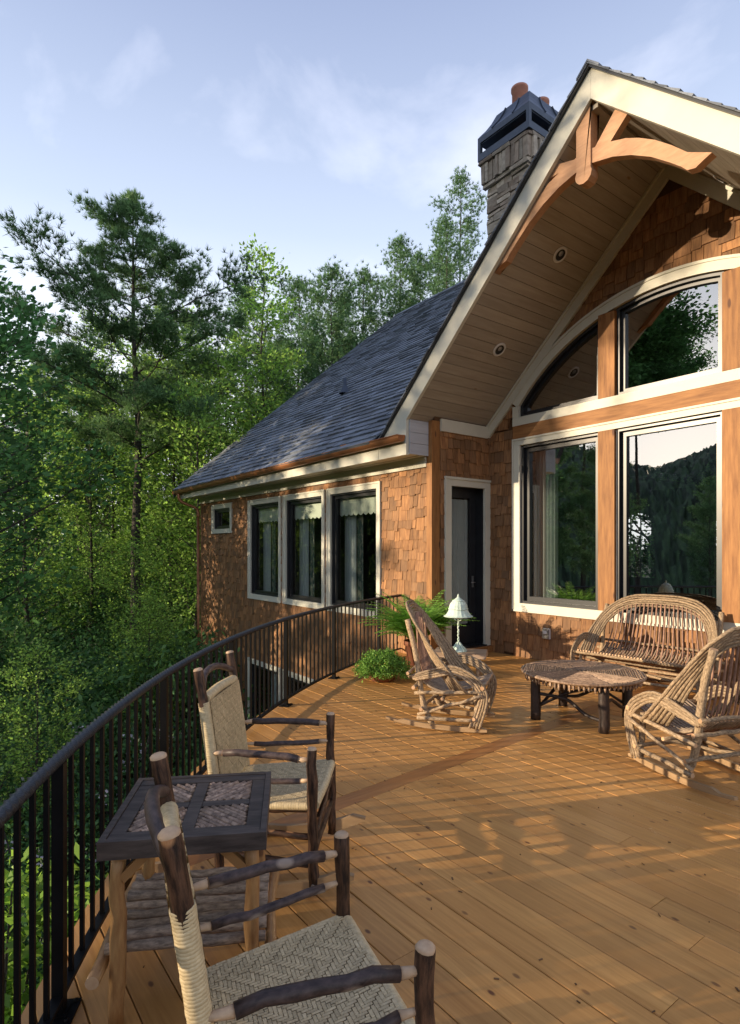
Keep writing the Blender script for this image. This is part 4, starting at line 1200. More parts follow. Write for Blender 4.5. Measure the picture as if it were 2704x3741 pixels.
# ---------------------------------------------------------------- bentwood pieces
def bent_chair(t, hw, legx, top_h, seat_h, n_rods, nspin, bark, rocker=True, armn=4, back_x=None, floor0=.05):
    """local x = forward; rear floor contact near x=-.1, front at +.33 (x = s - .5)"""
    rb, rf = -.09, .33                 # rear and front leg
    if rocker:
        for s in (1, -1):
            m = MB(); n = 16; P0 = []
            for i in range(n+1):
                x = -.52 + .93*i/n; z = .012 + .22*max(0, -(x+.08))**1.8*1.0 + .22*max(0, x-.12)**2
                P0.append((x, z))
            y = s*hw; i0 = 0; c = n+1
            for ya in (y-.016, y+.016):
                for (x, z) in P0: m.v.append((x, ya, z))
                for i, (x, z) in enumerate(P0): m.v.append((x, ya, z + (.042 if 2 < i < n else .02)))
            for i in range(n):
                m.face((i0+i, i0+i+1, i0+c+i+1, i0+c+i)); m.face((i0+2*c+i+1, i0+2*c+i, i0+3*c+i, i0+3*c+i+1))
                m.face((i0+c+i, i0+c+i+1, i0+3*c+i+1, i0+3*c+i)); m.face((i0+i+1, i0+i, i0+2*c+i, i0+2*c+i+1))
            m.face((i0, i0+c, i0+3*c, i0+2*c)); m.face((i0+n, i0+2*c+n, i0+3*c+n, i0+c+n))
            r_ = obj('runner', m, 'runner_wood', t)
            for bx in (-.09, .33):
                m = MB(); m.tube([(bx, y+s*.014, .045), (bx, y+s*.022, .045)], .007, 8); obj('bolt', m, 'grey_metal', r_)
    zl = .045 if rocker else .0
    for s in (1, -1):
        hy = hw - .03
        bp = spl([(rb, s*hy, zl), (-.15, s*hy, .16), (-.195, s*hy, .33), (-.245, s*hy, .68), (-.325, s*(hy-.005), top_h)], 4)
        log(t, 'back_post', bp, .0265, bark, 'cut_wood', .0265, .11, 11)
        log(t, 'front_leg', wob((rf, s*hy, zl), (rf-.03, s*hy, seat_h+.02), 5, .004), .0235, bark, 'cut_wood', None, .09, 11)
        # rails on the outside
        o_ = hw + .028
        log(t, 'side_rail', wob((-.24, s*o_, seat_h-.06), (.38, s*(o_+.004), seat_h+.0), 6, .007), .0165, bark, 'cut_wood', None, .08)
        log(t, 'low_rail', wob((-.215, s*o_, .105), (.34, s*o_, .13), 6, .007), .017, bark, 'cut_wood', None, .08)
        log(t, 'brace', wob((-.21, s*(o_-.004), .135), (.37, s*(o_+.028), seat_h-.03), 6, .007), .014, bark, 'cut_wood', None, .08)
        # arm hoops: from the back post, forward and down to the runner
        for k in range(armn):
            q = k*.0215
            P = spl([(-.30+.02*k, s*(hw+.012), .465-q*.3), (-.08, s*(hw+.022), .545-q), (.125, s*(hw+.03), .588-q), (.31-q*.5, s*(hw+.032), .51-q), (.40-q*.8, s*(hw+.034), .40-q*.6), (.412-q, s*(hw+.034), .30), (.385-q*1.2, s*(hw+.034), .18), (.345-q*1.3, s*(hw+.032), .06)], 4)
            log(t, 'arm_hoop', P, .0125, bark, 'cut_wood', .0115, .09, 8)
    # cross rungs
    ye = hw + .055
    for (x, z, r_) in ((.375, seat_h+.035, 0.0172), (.30, .145, 0.0156), (-.245, .38, 0.0164), (-.175, .19, 0.0156), (.02, seat_h-.085, 0.0140), (-.30, seat_h+.12, 0.0156)):
        log(t, 'cross_rung', wob((x, -ye, z), (x, ye, z+RN.uniform(-.012, .012)), 8, .006), r_, bark, 'cut_wood', None, .08)
    log(t, 'brace', wob((-.16, -hw+.04, .16), (.30, hw-.06, .20), 6, .006), .014, bark, 'cut_wood', None, .07)
    log(t, 'brace', wob((-.16, hw-.04, .16), (.30, -hw+.06, .20), 6, .006), .014, bark, 'cut_wood', None, .07)
    # back hoops: nested bent rods rising from the side rails, leaning back
    def hoop(k):
        off = k*.0255
        fx = .235 - k*.030; P = []
        n = 26; top = top_h + .145 - off; W_ = hw + .045 - off*.72
        for i in range(n+1):
            a = pi*i/n; y = cos(a); z_ = max(0, sin(a))
            # squarish arch
            yy = W_*(abs(y)**.62)*(1 if y > 0 else -1); hh = (z_**.78)
            h_ = (seat_h-.02) + (top-(seat_h-.02))*hh
            x = fx - (fx + .375)*((h_-(seat_h-.02))/(top_h+.145-(seat_h-.02)))**.93
            P.append((x, yy, h_))
        return P
    for k in range(n_rods):
        log(t, 'back_hoop', [Vector(p) + Vector((RN.uniform(-.003, .003), RN.uniform(-.003, .003), RN.uniform(-.003, .003))) for p in hoop(k)], .0130, bark, 'cut_wood', None, .11, 9)
    HP = hoop(n_rods-1); zi = max(p[2] for p in HP)
    def hoop_at(y):
        best = None
        for i in range(len(HP)-1):
            y0, y1 = HP[i][1], HP[i+1][1]
            if (y0-y)*(y1-y) <= 0 and y0 != y1:
                f_ = (y-y0)/(y1-y0); return Vector(HP[i]).lerp(Vector(HP[i+1]), f_)
        return None
    # rods: seat and back in one bend, fanning slightly
    for i in range(nspin):
        f_ = (i+.5)/nspin*2-1; y_top = f_*(hw-.10 if hw < .4 else hw-.16); y_seat = f_*(hw-.045)
        tp = hoop_at(y_top)
        if tp is None: continue
        r_ = RN.uniform(.0075, .0105) if rocker else RN.uniform(.007, .0095)
        P = spl([(.385, y_seat, seat_h+.058), (.25, y_seat*.99, seat_h+.0), (.06, y_seat*.97, seat_h-.06), (-.10, y_seat*.96, seat_h-.03), (-.185, y_seat*.95, seat_h+.07),
                 (-.235, (y_seat+y_top)/2*.97, seat_h+.25), tuple(tp + Vector((.01, 0, .03)))], 4)
        log(t, 'back_rod', P, r_, 'rod_brown', 'cut_wood', None, .05, 7)
    ns = int(nspin*1.7)
    for i in range(ns):
        y = (i+.5)/ns*2-1; y *= hw-.03
        P = spl([(.40, y, seat_h+.062), (.24, y, seat_h+.004), (.05, y*.98, seat_h-.05), (-.12, y*.97, seat_h-.005), (-.24, y*.96, seat_h+.09)], 3)
        log(t, 'seat_rod', P, RN.uniform(.008, .012), 'seat_rod_grey', 'cut_wood', None, .06, 7)
    return hoop
def place_local(ax, ay, th, s0):
    return None
# left rocker: near runner tip (-4.249,3.402), heading 33.7 deg, its right side is nearest
h_ = radians(33.7); d_ = Vector((cos(h_), sin(h_), 0)); l_ = Vector((-sin(h_), cos(h_), 0))
cpos = Vector((-4.249, 3.402, 0)) + d_*.5 + l_*.26
rC = thing('bentwood_rocker', 'bentwood twig rocking chair seen side-on, left of the round twig table', 'rocking chair', tuple(cpos), h_, 'bentwood rockers')
bent_chair(rC, .26, 0, .985, .385, 6, 9, 'bark_gold')
h_ = radians(160.2); d_ = Vector((cos(h_), sin(h_), 0)); l_ = Vector((-sin(h_), cos(h_), 0))
cpos = Vector((-1.576, 4.046, 0)) + d_*.5 - l_*.29
rD = thing('bentwood_rocker', 'bentwood twig rocking chair seen from behind at the right edge, in front of the settee', 'rocking chair', tuple(cpos), h_, 'bentwood rockers')
bent_chair(rD, .29, 0, .975, .375, 6, 9, 'bark_gold')
st_ = thing('bentwood_settee', 'wide bentwood settee with a slatted arched back standing against the shake wall', 'settee', (-3.50, 6.66, 0), radians(-90+3), None)
bent_chair(st_, .70, 0, .93, .36, 6, 22, 'bark_gold', rocker=False)

# ---------------------------------------------------------------- round twig table
ct = thing('round_table', 'low round twig mosaic table on dark log legs in front of the settee', 'table', (-3.30, 5.04, 0), radians(12))
CR, CZ = .56, .465
m = MB(); m.lathe([(0, CZ-.035), (CR-.004, CZ-.035), (CR-.004, CZ-.012), (0, CZ-.012)], 40); obj('top_panel', m, 'dark_log', ct)
m = MB()
P = [(CR*cos(2*pi*i/48), CR*sin(2*pi*i/48), CZ-.02) for i in range(49)]; m.tube(P, .014, 6, .5, cap=False, jit=.06); obj('rim_band', m, 'twig_warm', ct)
ntw = 0
for k in range(8):
    a0 = k*pi/4; mid = a0 + pi/8; dr_ = mid + (radians(8) if k % 2 else pi/2 + radians(0))
    d = Vector((cos(dr_), sin(dr_), 0)); nv_ = Vector((-d.y, d.x, 0)); off = -.6
    while off < .6:
        r_ = RN.uniform(.0085, .0125); off += r_
        run = None; best = None
        for i in range(121):
            s_ = -.6 + i*.01; p = d*s_ + nv_*off; rr = p.length; an = (math.atan2(p.y, p.x) - a0) % (2*pi)
            ins = rr < CR-.012 and .012 < an < pi/4-.0 and rr > .015
            if ins: run = (run[0], s_) if run else (s_, s_)
            elif run:
                if best is None or run[1]-run[0] > best[1]-best[0]: best = run
                run = None
        if best and best[1]-best[0] > .03:
            A_ = d*(best[0]-.003) + nv_*off; B_ = d*(best[1]+.003) + nv_*off; A_.z = B_.z = CZ-.012
            m = MB(); m.tube(wob(A_, B_, 3, .001), r_, 5, RN.random(), jit=.1); obj('twig', m, 'twig_warm', ct); ntw += 1
        off += r_
m = MB()
for i in range(76):
    a = 2*pi*i/76 + RN.uniform(-.01, .01); c_, s_ = cos(a), sin(a); tg = Vector((-s_, c_, 0)); p = Vector((c_, s_, 0))*(CR-.035); L_ = RN.uniform(.045, .07)
    m.tube([p + Vector((0, 0, CZ-.036)), p + Vector((0, 0, CZ-.036-L_*.6)), p + Vector((0, 0, CZ-.036-L_))], [.013, .012, .003], 5, RN.random())
obj('fringe', m, 'twig_warm', ct)
for k in range(4):
    a = radians(45) + k*pi/2; p = Vector((cos(a), sin(a), 0))*.455
    log(ct, 'leg', wob(p, p + Vector((0, 0, CZ-.035)), 6, .003), .046, 'dark_log', 'cut_wood', .046, .07, 12)
for k in range(4):
    a, b = radians(45)+k*pi/2, radians(45)+(k+1)*pi/2
    A_ = Vector((cos(a), sin(a), 0))*.455; B_ = Vector((cos(b), sin(b), 0))*.455
    mid = (A_+B_)/2
    log(ct, 'stretcher', spl([A_ + Vector((0, 0, .25)), A_.lerp(B_, .3)*.95 + Vector((0, 0, .245)), mid*.9 + Vector((0, 0, .22)), B_.lerp(A_, .25) + Vector((0, 0, .13)), B_ + Vector((0, 0, .10))], 4), .016, 'dark_log', 'cut_wood', None, .08)
    log(ct, 'stretcher', spl([A_*.98 + Vector((0, 0, .12)), mid*.75 + Vector((0, 0, .30)), B_*.9 + Vector((0, 0, .37))], 5), .013, 'dark_log', 'cut_wood', None, .08)

# ---------------------------------------------------------------- slab table and lamp
lt = thing('slab_table', 'small rustic table with a thick slab top behind the left bentwood rocker', 'table', (-4.78, 4.90, 0), radians(38))
ZT_ = .46
m = MB(); m.hexa([(-.30, -.17, ZT_-.055), (.29, -.18, ZT_-.055), (.30, .16, ZT_-.055), (-.28, .18, ZT_-.055), (-.30, -.18, ZT_), (.30, -.17, ZT_), (.29, .17, ZT_), (-.30, .17, ZT_)]); obj('slab_top', m, 'slab_wood', lt)
for (lx, ly) in ((.2, .11), (-.2, .11), (-.2, -.11), (.2, -.11)): log(lt, 'leg', wob((lx*1.05, ly*1.05, 0), (lx, ly, ZT_-.055), 5, .003), .024, 'bark_gold', 'cut_wood', None, .08)
for s in (1, -1): log(lt, 'stretcher', wob((-.2, s*.11, .17), (.2, s*.11, .17), 5, .005), .014, 'bark_gold')
LP = Vector((-4.78, 4.86, ZT_+.001))
lamp = thing('table_lamp', 'pale verdigris table lamp with a two-tier bell shade on the slab table', 'lamp', tuple(LP))
lamp.scale = (1.05, 1.05, 1.05)
m = MB(); m.lathe([(.0, .0), (.095, .0), (.098, .006), (.06, .022), (.035, .045), (.022, .075), (.014, .10), (0, .10)], 18)
for k in range(6):
    a = k*pi/3; m.tube([(.09*cos(a), .09*sin(a), .006), (.045*cos(a), .045*sin(a), .05), (.016*cos(a), .016*sin(a), .095)], [.013, .010, .006], 6)
obj('base', m, 'verdigris', lamp)
m = MB(); P = []; 
for i in range(40):
    z = .10 + .235*i/39; P.append((.0035*cos(i*.9), .0035*sin(i*.9), z))
m.tube(P, .0085, 8); 
for i in range(12): z = .115 + i*.018; m.tube([(.008*cos(i*1.2), .008*sin(i*1.2), z), (.008*cos(i*1.2+1), .008*sin(i*1.2+1), z+.016)], .005, 5)
obj('stem', m, 'verdigris', lamp)
m = MB()
for k in range(3):
    a = k*2*pi/3+.3; m.tube(spl([(0.004*cos(a), .004*sin(a), .33), (.04*cos(a), .04*sin(a), .345), (.056*cos(a), .056*sin(a), .385), (.05*cos(a), .05*sin(a), .41)], 4), .004, 6)
obj('shade_holder', m, 'verdigris', lamp)
m = MB(); m.lathe([(0, .352), (.022, .356), (.036, .372), (.038, .39), (.03, .40), (.02, .41)], 14); obj('globe', m, 'cream_glass', lamp)
m = MB()
m.lathe([(.158, .378), (.160, .384), (.14, .392), (.125, .41), (.112, .432), (.103, .452), (.104, .458)], 36, flute=.012)
m.lathe([(.104, .456), (.108, .46), (.108, .468), (.10, .472), (.098, .49), (.090, .515), (.076, .536), (.064, .546)], 36, flute=.014)
m.lathe([(.064, .545), (.069, .549), (.066, .554), (.045, .565), (.026, .58), (.012, .592)], 20)
obj('lamp_shade', m, 'verdigris', lamp)
m = MB(); m.lathe([(.012, .59), (.014, .596), (.009, .604), (.011, .611), (.006, .622), (0, .63)], 12); obj('finial', m, 'verdigris', lamp)

# ---------------------------------------------------------------- wall outlet
ot = thing('wall_outlet', 'weatherproof outlet cover mounted low on the shake wall beside the settee', 'outlet', (-5.24, YM-.02, .41))
m = MB(); m.box(-.055, .055, -.035, 0, -.075, .075); obj('box', m, 'white_plastic', ot)
m = MB(); m.box(-.05, .05, -.06, -.036, -.07, .07); obj('cover', m, 'grey_metal', ot)
m = MB(); m.box(-.03, .03, -.066, -.061, .0, .045); obj('plate', m, 'white_plastic', ot)

# ---------------------------------------------------------------- recessed lights in the porch soffit
for (lx, ly, lab) in ((-4.50, 6.40, 'upper recessed light in the left slope of the porch ceiling'), (-5.485, 6.39, 'lower recessed light in the left slope of the porch ceiling'), (-2.80, 6.90, 'recessed light in the right slope of the porch ceiling')):
    sg = -1 if lx < XC else 1
    t = thing('recessed_light', lab, 'ceiling light', (lx, ly, soff(lx) - .002), 0, 'recessed porch lights')
    t.rotation_euler = (0, -sg*-pitch if False else sg*pitch, 0)
    m = MB(); m.lathe([(.068, -.001), (.075, -.012), (.10, -.010), (.105, -.001)], 24); obj('ring', m, 'white_plastic', t)
    m = MB(); m.lathe([(.0, -.003), (.068, -.003)], 24); m.lathe([(.068, -.003), (.07, -.009)], 24); obj('can', m, 'lamp_black', t)
    m = MB(); m.lathe([(0, -.012), (.025, -.011), (.035, -.004)], 14, (.015, 0, 0)); obj('bulb', m, 'grey_metal', t)

# ---------------------------------------------------------------- curtains, valances, furniture seen through the glass
def curtain(name, P, u0, u1, z0, z1, dep, folds, amp, mt, label, cat, scallop=0, group=None):
    m = MB(); n = folds*8; rows = 2 if not scallop else 1
    pr = None
    for i in range(n+1):
        u = u0 + (u1-u0)*i/n; o_ = dep + amp*sin(2*pi*folds*i/n + .6*sin(i*.7))
        zb = z0 + (scallop*abs(sin(pi*folds*i/n)) * -1 if scallop else 0)
        cur = (P(u, zb, -o_), P(u, z1, -o_))
        if pr: m.quad(pr[0], cur[0], cur[1], pr[1])
        pr = cur
    for k in range(len(m.smooth)): m.smooth[k] = True
    o = solo(name, m, mt, label, cat, group); rehome(o); return o
wn_ = ['left', 'middle', 'right']
for i, r in enumerate(WW):
    wnm = ('leftmost of the three tall wing windows', 'middle of the three tall wing windows', 'rightmost of the three tall wing windows')[i]
    curtain('valance', P_wing, r[0]+.13, r[1]-.13, 2.27, r[3]-.14, .16, 9, .0, 'valance_cloth', 'pale green scalloped valance in the ' + wnm, 'valance', .035, 'valances')
    curtain('sheer_curtain', P_wing, r[0]+.05, r[0]+.42, r[2]+.1, r[3]-.2, .33, 5, .03, 'curtain_white', 'white sheer curtain in the ' + wnm, 'curtain', 0, 'wing curtains')
    curtain('drape', P_wing, r[0]+.42, r[0]+.62, r[2]+.1, r[3]-.2, .36, 3, .03, 'curtain_pattern', 'patterned green drape in the ' + wnm, 'drape', 0, 'wing drapes')
for i, r in enumerate(LW[:2]):
    curtain('sheer_curtain', P_wing, r[0]+.5, r[0]+.8, r[2]+.1, r[3]-.2, .3, 4, .03, 'curtain_white', ('white curtain in the left lower-storey window behind the railing', 'white curtain in the right lower-storey window behind the railing')[i], 'curtain', 0, 'lower curtains')
curtain('door_curtain', lambda u, z, o_: (XD - .23 + o_, u, z), 6.40, 6.92, .44, 2.42, 0.0, 14, .008, 'curtain_white', 'pleated sheer curtain behind the glass of the dark porch door', 'curtain')
curtain('sheer_curtain', P_main, -5.70, -5.30, .55, 3.15, .30, 6, .04, 'curtain_white', 'long white curtain inside the left bay of the big porch windows', 'curtain')
def boxthing(name, lab, cat, c, sz, mt, legs=True):
    t = thing(name, lab, cat, c); m = MB(); sx, sy, sz_ = sz
    m.box(-sx, sx, -sy, sy, .12, sz_*.55, .4); obj('seat', m, mt, t)
    m = MB(); m.box(-sx, sx, sy-.2, sy, sz_*.56, sz_, .6); obj('back', m, mt, t)
    for (a, b) in ((-sx, -sx+.18), (sx-.18, sx)):
        m = MB(); m.box(a+.001, b-.001, -sy, sy-.21, sz_*.56, sz_*.8, .5); obj('arm', m, mt, t)
    m = MB()
    for a in (-1, 1):
        for b in (-1, 1): m.box(a*(sx-.08)-.03, a*(sx-.08)+.03, b*(sy-.08)-.03, b*(sy-.08)+.03, 0, .119)
    obj('feet', m, 'lamp_black', t)
boxthing('sofa', 'tan leather sofa inside behind the left bay of the big windows', 'sofa', (-5.3, 8.75, -.018), (.75, .42, .92), 'leather')

# ================================================================== PLANTS
def leaf_arrays(P, size, rs, up=.4, aspect=.5, sizevar=.35, dirs=None):
    """(N,4,3): diamond leaves with a slightly random orientation"""
    n = len(P); d = rs.normal(size=(n, 3)) if dirs is None else dirs + rs.normal(size=(n, 3))*.35
    d[:, 2] -= .15; d /= np.linalg.norm(d, axis=1, keepdims=True)
    nn_ = rs.normal(size=(n, 3)); nn_[:, 2] += up*3; s = np.cross(d, nn_); s /= np.linalg.norm(s, axis=1, keepdims=True) + 1e-9
    L_ = (size*(1 + sizevar*rs.uniform(-1, 1, n)))[:, None]
    a = P; b = P + d*L_*.45 + s*L_*aspect*.5; c = P + d*L_; e = P + d*L_*.45 - s*L_*aspect*.5
    return np.stack([a, b, c, e], 1)
def quads_obj(name, Q, mt, parent=None, tint=None, rs=np.random):
    n = len(Q); F = np.arange(n*4).reshape(n, 4)
    return npmesh(name, Q.reshape(-1, 3), F, mt, tint=rs.rand(n) if tint is None else tint, parent=parent)

# fern in a tall pot
fern = thing('fern_plant', 'large green fern in a terracotta pot beside the corner post', 'potted plant', (-6.13, 5.42, 0))
m = MB(); m.lathe([(0, .0), (.12, .0), (.165, .30), (.185, .30), (.188, .36), (.17, .36), (.165, .33), (0, .33)], 24); obj('pot', m, 'terracotta', fern)
rs = np.random.RandomState(5); Q = []; stems = MB()
for k in range(190):
    az = rs.uniform(0, 2*pi); el = rs.uniform(.85, 1.54); Lf = rs.uniform(.5, .92); P = []; p = Vector((cos(az)*.06, sin(az)*.06, .34)); e = el
    for i in range(13):
        P.append(p.copy()); p = p + Vector((cos(az)*cos(e), sin(az)*cos(e), sin(e)))*(Lf/12); e -= rs.uniform(.04, .16)
    stems.tube(P[::2], .003, 4, .4, cap=False)
    for i in range(1, 12):
        d = (P[i+1]-P[i]).normalized() if i < 12 else d
        sd = d.cross(Vector((0, 0, 1))).normalized(); ll = .085*sin(pi*(i+.6)/13.5)**.7
        for sg in (-1, 1):
            for f_ in (0, .5):
                b0 = P[i].lerp(P[i+1], f_) if i < 12 else P[i]; tip = b0 + (sd*sg + d*.25 + Vector((0, 0, -.15)))*ll; md = (b0+tip)/2; wv = d*.013
                Q.append([b0, md+wv, tip, md-wv])
o = quads_obj('foliage', np.array([[list(v) for v in q] for q in Q]), 'fern_leaf', fern, rs=rs)
obj('stem', stems, 'fern_leaf', fern)
# flowering bush in a low bowl
bush = thing('flowering_bush', 'low round green bush with tiny yellow flowers in a clay bowl by the railing end', 'potted plant', (-5.74, 4.50, 0))
m = MB(); m.lathe([(0, .0), (.13, .0), (.17, .03), (.20, .10), (.21, .13), (.19, .13), (.17, .09), (0, .09)], 24); obj('pot', m, 'terracotta', bush)
rs = np.random.RandomState(6); n = 9000; u = rs.normal(size=(n, 3)); u /= np.linalg.norm(u, axis=1, keepdims=True); u[:, 2] = np.abs(u[:, 2])*1.0 - .25
rr = rs.uniform(.45, 1, n)**.5; lump = 1 + .13*np.sin(u[:, 0]*7+1)*np.sin(u[:, 1]*6) + .07*rs.normal(size=n)
P = u*(rr*lump)[:, None]*np.array([.35, .35, .29]) + np.array([0, 0, .15]); P[:, 2] = np.maximum(P[:, 2], .04)
o = quads_obj('foliage', leaf_arrays(P, .03, rs, aspect=.45), 'bush_leaf', bush, rs=rs)
k_ = rs.choice(n, 60); o = quads_obj('flower', leaf_arrays(P[k_]*1.04, .022, rs, aspect=.9), 'petal_yellow', bush, rs=rs); o['kind'] = 'stuff'

# ---- trees
def tree_parts(rs, h, r0, base, R, nprim, prof, up=(.1, .5), kink=.25, sec=4, leafn=6, cr=.35, trunkw=.25, sides=7, dead=0):
    """returns branch MB, leaf points, leaf directions"""
    m = MB(); rng = random.Random(int(rs.randint(1e9)))
    n = 14; T = []; x = y = 0
    for i in range(n+1):
        t = i/n; T.append(Vector((x, y, h*t))); x += rng.uniform(-trunkw, trunkw)*h/60; y += rng.uniform(-trunkw, trunkw)*h/60
    m.tube(T, [r0*(1-.93*(i/n)**.9) for i in range(n+1)], 10, .5, jit=.06, rng=rng)
    def tat(t):
        f_ = t*n; i = min(int(f_), n-1); return T[i].lerp(T[i+1], f_-i)
    LP_, LD = [], []
    az = rng.uniform(0, 6)
    def clump(c, d, k, rad):
        for _ in range(k):
            LP_.append(c + Vector((rng.gauss(0, rad), rng.gauss(0, rad), rng.gauss(0, rad*.6)))); LD.append(d)
    for i in range(nprim):
        t = base + (1-base)*((i+.5)/nprim); az += 2.4 + rng.uniform(-.5, .5); L_ = R*prof((t-base)/(1-base))*rng.uniform(.65, 1.15)
        e = rng.uniform(*up); p = tat(t); P = [p]; a = az; st = L_/7
        for k in range(7):
            p = p + Vector((cos(a)*cos(e), sin(a)*cos(e), sin(e)))*st; P.append(p); a += rng.uniform(-kink, kink); e += rng.uniform(-kink*.5, kink*.7)
        rb = max(.012, r0*.30*(1-t*.75)); m.tube(P, [rb*(1-.85*k/7) for k in range(8)], 5, .5, cap=False, rng=rng)
        ns = max(2, int(sec*L_))
        for s in range(ns):
            f_ = .25 + .75*(s+rng.random())/ns; k = min(int(f_*7), 6); q = P[k].lerp(P[k+1], f_*7-k)
            a2 = a + rng.choice((-1, 1))*rng.uniform(.4, 1.3); e2 = rng.uniform(-.1, .7); l2 = L_*rng.uniform(.14, .34)*(1.15-f_*.5); mid = q + Vector((cos(a2)*cos(e2), sin(a2)*cos(e2), sin(e2)))*l2*.5
            end = mid + Vector((cos(a2)*cos(e2), sin(a2)*cos(e2), sin(e2)+.15))*l2*.5
            m.tube([q, mid, end], [rb*.35, rb*.25, .006], 3, .5, cap=False, rng=rng)
            d = (end-q).normalized()
            clump(end, d, leafn, cr); clump(mid, d, leafn//2, cr)
        clump(P[-1], (P[-1]-P[-2]).normalized(), leafn, cr)
    clump(T[-1], Vector((0, 0, 1)), leafn*2, cr*.7)
    return m, np.array([list(q) for q in LP_]), np.array([list(q) for q in LD])
def tufts(P, D, rs, nb=12, L_=.19, wd=.016, fan=.75):
    """needle tufts as thin triangles"""
    n = len(P); D = D/np.linalg.norm(D, axis=1, keepdims=True); D = D + np.array([0, 0, .45])
    P2 = np.repeat(P, nb, 0); D2 = np.repeat(D, nb, 0) + rs.normal(size=(n*nb, 3))*fan; D2 /= np.linalg.norm(D2, axis=1, keepdims=True)
    s = np.cross(D2, rs.normal(size=D2.shape)); s /= np.linalg.norm(s, axis=1, keepdims=True)
    ll = (L_*rs.uniform(.6, 1.1, n*nb))[:, None]
    V = np.stack([P2 + s*wd, P2 + D2*ll, P2 - s*wd], 1)
    tn = np.repeat(rs.rand(n), nb)*.7 + rs.rand(n*nb)*.3
    return V.reshape(-1, 3), np.arange(n*nb*3).reshape(-1, 3), tn
PROF = {'pine': lambda t: (.30+.70*min(1, t*3.2))*(1-t)**.8*(1.15+.22*sin(t*17)), 'scrub': lambda t: (.5+.5*min(1, t*4))*(1-t)**.7*(1+.3*sin(t*23)),
        'round': lambda t: (max(.02, 1-(2*t-.85)**2*.75))**.5, 'open': lambda t: (1.05-t)**.6}
TREES = {}
def make_tree(name, label, cat, loc, h, R, kind, leaf, seed, base=.35, nprim=40, r0=.2, leafn=6, size=.11, cr=.3, group=None, sec=4, nb=12, up=None, wd=.016, Lb=.19, lean=0):
    rs = np.random.RandomState(seed)
    t = thing(name, label, cat, loc, rs.uniform(0, 6), group)
    if lean: t.rotation_euler = (lean, 0, t.rotation_euler[2])
    up = up or {'pine': (-.05, .5), 'scrub': (.25, .75), 'round': (.2, 1.0), 'open': (.2, .8)}[kind]
    m, P, D = tree_parts(rs, h, r0, base, R, nprim, PROF[kind], up=up, sec=sec, leafn=leafn, cr=cr)
    tr_ = obj('trunk', m, 'tree_bark', t)
    if kind in ('pine', 'scrub'):
        V, F, tn = tufts(P, D, rs, nb, Lb, wd); cr_ = npmesh('crown', V, F, leaf, tint=tn, nper=3, parent=t)
    else:
        cr_ = quads_obj('crown', leaf_arrays(P, size, rs, dirs=D, aspect=.62), leaf, t, rs=rs)
    return t
def copy_tree(src, loc, rz, label, sc=1.0, name=None):
    c = src.copy(); COL.objects.link(c); c.location = loc; c.rotation_euler = (0, 0, rz); c['label'] = label; c.scale = (sc, sc, sc)
    for ch in list(src.children):
        q = ch.copy(); COL.objects.link(q); q.parent = c
    return c
def gz(x, y): return float(ground_z(np.array(x, dtype=float), np.array(y, dtype=float))) - .1

def T(name, label, x, y, top, R, kind, leaf, seed, **k):
    z = gz(x, y); return make_tree(name, label, 'tree', (x, y, z), top - z, R, kind, leaf, seed, **k)
big = T('pitch_pine', 'tallest pine with a broad irregular crown rising above the woods at left', -20.8, 5.6, 13.5, 5.2, 'pine', 'pine_needle', 21, base=.50, nprim=58, r0=.23, leafn=13, cr=.15, sec=4.2, nb=13, wd=.011, Lb=.23)
mA = T('maple_tree', 'bright green maple with a slender pointed top between the big pine and the roof', -20.8, 10.7, 13.0, 3.0, 'open', 'maple_leaf', 22, base=.28, nprim=60, r0=.14, leafn=15, size=.15, cr=.24)
mB = T('maple_tree', 'bright yellow-green young maple below the tallest pine', -25.0, 8.6, 11.5, 3.4, 'round', 'maple_leaf', 23, base=.22, nprim=50, r0=.13, leafn=14, size=.14, cr=.22)
mC = T('maple_tree', 'light green maple close to the far corner of the house', -17.6, 6.6, 6.4, 2.3, 'round', 'maple_leaf', 24, base=.2, nprim=44, r0=.10, leafn=15, size=.12, cr=.26)
ok = T('oak_tree', 'dark green broadleaf tree at the left edge of the view', -15.8, .5, 7.0, 3.2, 'round', 'oak_leaf', 25, base=.35, nprim=60, r0=.2, leafn=17, size=.15, cr=.3)
s1 = T('scrub_pine', 'thin grey-green pine just right of the pointed maple', -21.0, 13.7, 13.5, 3.9, 'scrub', 'scrub_needle', 26, base=.3, nprim=66, r0=.16, leafn=12, cr=.24, nb=11, wd=.013, Lb=.20)
s2 = T('scrub_pine', 'thin grey-green pine above the middle of the roof slope', -22.4, 18.5, 16.9, 4.2, 'scrub', 'scrub_needle', 27, base=.3, nprim=72, r0=.17, leafn=12, cr=.24, nb=11, wd=.013, Lb=.20)
s3 = T('scrub_pine', 'sparse tall pine directly left of the stone chimney', -20.6, 21.3, 20.2, 4.0, 'scrub', 'scrub_needle', 28, base=.3, nprim=72, r0=.18, leafn=10, cr=.24, nb=11, wd=.013, Lb=.20)
z = lambda x, y: gz(x, y)
